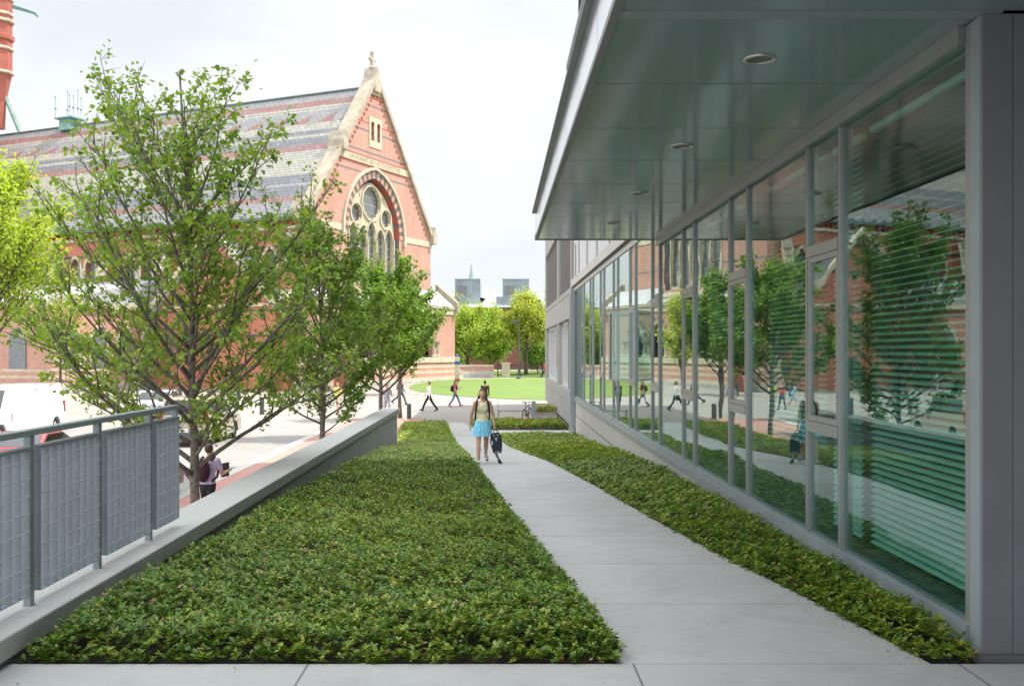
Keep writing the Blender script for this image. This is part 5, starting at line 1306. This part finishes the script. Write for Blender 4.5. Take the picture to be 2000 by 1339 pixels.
person((-11.6, 60.5, ST), R(-60), 'person in light blue dress leaning forward left of the second maple trunk', pg, 1.62, 'skin_pale', ('light_blue_cloth', (.30, .50, .68)), 'short', ('shorts', 'light_blue_cloth', (.30, .50, .68)), ('white_shoe', (.6, .6, .6)), 'hair_brown', 'long', ((30, 30), (-12, 8)), ((40, 30), (30, 30)), lean=38, female=True)
person((5.0, 104.3, -.8), R(80), 'person in bright red jacket and black trousers walking by the iron fence', pg, 1.74, 'skin', ('red_cloth', (.60, .05, .03)), 'long', ('trousers', 'black_cloth', (.02, .02, .022)), ('shoe_black', (.02, .02, .02)), 'hair', 'short', ((26, 8), (-26, 16)), ((15, 15), (-15, 15)))
p_, J = person((-5.40, 18.4, ZS), R(165), 'person in lilac short-sleeved shirt and black trousers on the sidewalk behind the wall', None, 1.66, 'skin_pale', ('lilac_cloth', (.52, .46, .66)), 'short', ('trousers', 'black_cloth', (.02, .02, .022)), ('shoe_black', (.02, .02, .02)), 'hair_brown', 'short', ((14, 5), (-14, 8)), ((10, 12), (25, 75)), lean=4)
backpack(p_, J, 'dark maroon backpack on the person in the lilac shirt', ('bag_maroon', (.05, .012, .03)))
b_ = thing('book', (-5.40, 18.4, ZS), R(165), 'flat dark book held under the arm of the person in lilac', 'book'); wv = J['arm'][1][1].lerp(J['arm'][1][2], .6)
MB().box(wv.x+.03, wv.x+.055, wv.y-.15, wv.y+.10, wv.z-.10, wv.z+.16).build('book', M['iron'], b_, world=False)

# ------------------------------------------------------------------ vehicles
def vehicle(loc, rz, label, paint, L=4.6, Wd=1.8, H=1.5, kind='car'):
    """front toward +Y local, origin at centre on the ground"""
    t = thing('parked_car' if kind != 'van' else 'parked_van', loc, rz, label, 'car' if kind != 'van' else 'van', 'vehicles parked along the street')
    h = L/2; w2 = Wd/2
    if kind == 'car': prof = [(-h, .35), (-h, .85), (-h+.15, .95), (-h+.75, 1.0), (h-1.35, .95), (h-.2, .78), (h, .6), (h, .3)]; cab = [(-h+.55, .98), (-h+1.15, H), (h-2.2, H), (h-1.35, .94)]
    elif kind == 'suv': prof = [(-h, .42), (-h, 1.05), (-h+.1, 1.12), (h-1.25, 1.08), (h-.15, .95), (h, .75), (h, .38)]; cab = [(-h+.06, 1.11), (-h+.35, H), (h-2.0, H), (h-1.25, 1.07)]
    else: prof = [(-h, .35), (-h, 1.15), (h-1.0, 1.12), (h-.1, .95), (h, .7), (h, .32)]; cab = [(-h+.02, 1.14), (-h+.12, H), (h-1.7, H), (h-.95, 1.11)]
    r_ = .33
    def arches(c): return [(c+(r_+.06)*math.cos(a), .33+(r_+.06)*math.sin(a)) for a in np.linspace(PI, 0, 10)]
    under = []
    rear, front = -h+.85, h-.85
    low = prof[0][1]*.0+.28
    outline = [(h, low)] + [(front+.42, low)] + [p for p in arches(front)[::-1] if p[1] > low] + [(front-.42, low), (rear+.42, low)] + [p for p in arches(rear)[::-1] if p[1] > low] + [(rear-.42, low), (-h, low)] + prof
    m = MB(); m.prism(outline, 'yz', -w2, w2); body = m.build('body', paint, t, world=False, bevel=.05)
    ti = .13
    a = [(x, z) for x, z in cab]
    vs = [( s_*(w2-(.03 if i in (0, 3) else ti)), y, z) for s_ in (-1, 1) for i, (y, z) in enumerate(a)]
    m = MB(); m.add(vs, [(0,1,2,3), (7,6,5,4), (0,4,5,1), (1,5,6,2), (2,6,7,3)]); m.build('cabin', paint, body, world=False, bevel=.03)
    m = MB()
    def lerp2(p, q_, f): return (p[0]+(q_[0]-p[0])*f, p[1]+(q_[1]-p[1])*f)
    for s_ in (-1, 1):
        lo0, lo1, hi0, hi1 = lerp2(a[0], a[3], .06), lerp2(a[0], a[3], .93), lerp2(a[1], a[2], .05), lerp2(a[1], a[2], .95)
        def pt(pl, f, zz): return None
        L0 = w2-.03+.012; L1 = w2-ti+.012
        q0 = (s_*(L0-(L0-L1)*.12), lo0[0]+(hi0[0]-lo0[0])*.12, lo0[1]+(hi0[1]-lo0[1])*.12); q1 = (s_*(L0-(L0-L1)*.12), lo1[0]+(hi1[0]-lo1[0])*.12, lo1[1]+(hi1[1]-lo1[1])*.12)
        q2 = (s_*(L0-(L0-L1)*.86), lo1[0]+(hi1[0]-lo1[0])*.86, lo1[1]+(hi1[1]-lo1[1])*.86); q3 = (s_*(L0-(L0-L1)*.86), lo0[0]+(hi0[0]-lo0[0])*.86, lo0[1]+(hi0[1]-lo0[1])*.86)
        mid0 = tuple((q0[i]+q1[i])/2 for i in range(3)); mid1 = tuple((q2[i]+q3[i])/2 for i in range(3))
        g = .03
        if kind == 'van': continue
        m.add([q0, (mid0[0], mid0[1]-g, mid0[2]), (mid1[0], mid1[1]-g, mid1[2]), q3], [(0,1,2,3)])
        m.add([(mid0[0], mid0[1]+g, mid0[2]), q1, q2, (mid1[0], mid1[1]+g, mid1[2])], [(0,1,2,3)])
    for (p, q_, sg) in ((a[0], a[1], -1), (a[3], a[2], 1)):
        A, Bq = lerp2(p, q_, .1), lerp2(p, q_, .88); o_ = .014*sg
        m.add([(-w2+.14, A[0]+o_, A[1]), (w2-.14, A[0]+o_, A[1]), (w2-.24, Bq[0]+o_, Bq[1]), (-w2+.24, Bq[0]+o_, Bq[1])], [(0,1,2,3)])
    m.build('windows', M['darkglass'], body, world=False)
    for yy in (rear, front):
        for s_ in (-1, 1):
            m = MB(); xc = s_*(w2-.12); torus(m, (xc, yy, .33), r_-.09, .095, (Vector((0,1,0)), Vector((0,0,1)), Vector((1,0,0))), 24, 8); wh = m.build('wheel', M['tyre'], t, world=False, smooth=True)
            m = MB(); n_ = 16; m.add([(xc+s_*.05, yy+.2*math.cos(2*PI*i/n_), .33+.2*math.sin(2*PI*i/n_)) for i in range(n_)] + [(xc-s_*.05, yy+.2*math.cos(2*PI*i/n_), .33+.2*math.sin(2*PI*i/n_)) for i in range(n_)], [tuple(range(n_)), tuple(range(n_, 2*n_))[::-1]] + [(i, (i+1) % n_, n_+(i+1) % n_, n_+i) for i in range(n_)]); m.build('rim', M['chrome'], wh, world=False)
    for s_ in (-1, 1):
        z0_, z1_ = (.7, .9) if kind == 'car' else (.85, 1.35)
        MB().box(s_*(w2-.1)-.1, s_*(w2-.1)+.11, -h-.02, -h+.14, z0_, z1_).build('tail_light', M['red_light'], body, world=False, bevel=.02)
        MB().box(s_*(w2-.25)-.16, s_*(w2-.25)+.16, h-.10, h+.015, .56, .70).build('headlight', M['white_lens'], body, world=False, bevel=.02)
        MB().box(s_*(w2+.08)-.07, s_*(w2+.08)+.07, h-1.75, h-1.6, 1.0, 1.12).build('mirror', paint, body, world=False, bevel=.02)
    MB().box(-w2+.05, w2-.05, -h-.06, -h+.02, .32, .52).build('bumper', M['bolt_dark'], body, world=False, bevel=.02)
    MB().box(-w2+.05, w2-.05, h-.02, h+.05, .28, .45).build('bumper', M['bolt_dark'], body, world=False, bevel=.02)
    MB().box(-.24, .24, -h-.07, -h-.061, .55, .68).build('number_plate', M['sign_white'], body, world=False)
    return t
def paint(name, col): 
    m, n, b = new_mat(name); t_ = n.nodes.new('ShaderNodeTexCoord').outputs['Object']
    lk(n, mixc(n, noise(n, t_, 2), tuple(c*.93 for c in col), col), b.inputs['Base Color']); b.inputs['Roughness'].default_value = .25; b.inputs['Coat Weight'].default_value = .6; b.inputs['Coat Roughness'].default_value = .05
    return m
vehicle((-11.45, 38.2, ST), 0, 'beige sport utility car with red tail light right of the nearest maple trunk', paint('beige_paint', (.42, .37, .31)), 4.7, 1.85, 1.78, 'suv')
vehicle((-8.62, 22.0, ST), 0, 'black car parked in the shade at the kerb behind the railing', paint('black_paint', (.012, .013, .016)), 4.6, 1.8, 1.45)
vehicle((-19.9, 40.0, ST), PI, 'long white van at the left edge seen above the railing', paint('white_paint', (.72, .73, .74)), 6.4, 2.0, 2.1, 'van')
vehicle((-12.7, 27.2, ST), 0, 'small red car partly hidden behind the railing top', paint('red_paint', (.45, .03, .03)), 4.2, 1.75, 1.32)
vehicle((-17.6, 51.5, ST), R(8), 'silver-white car parked across the street behind the nearest maple', paint('silver_paint', (.55, .57, .60)), 4.6, 1.8, 1.48)
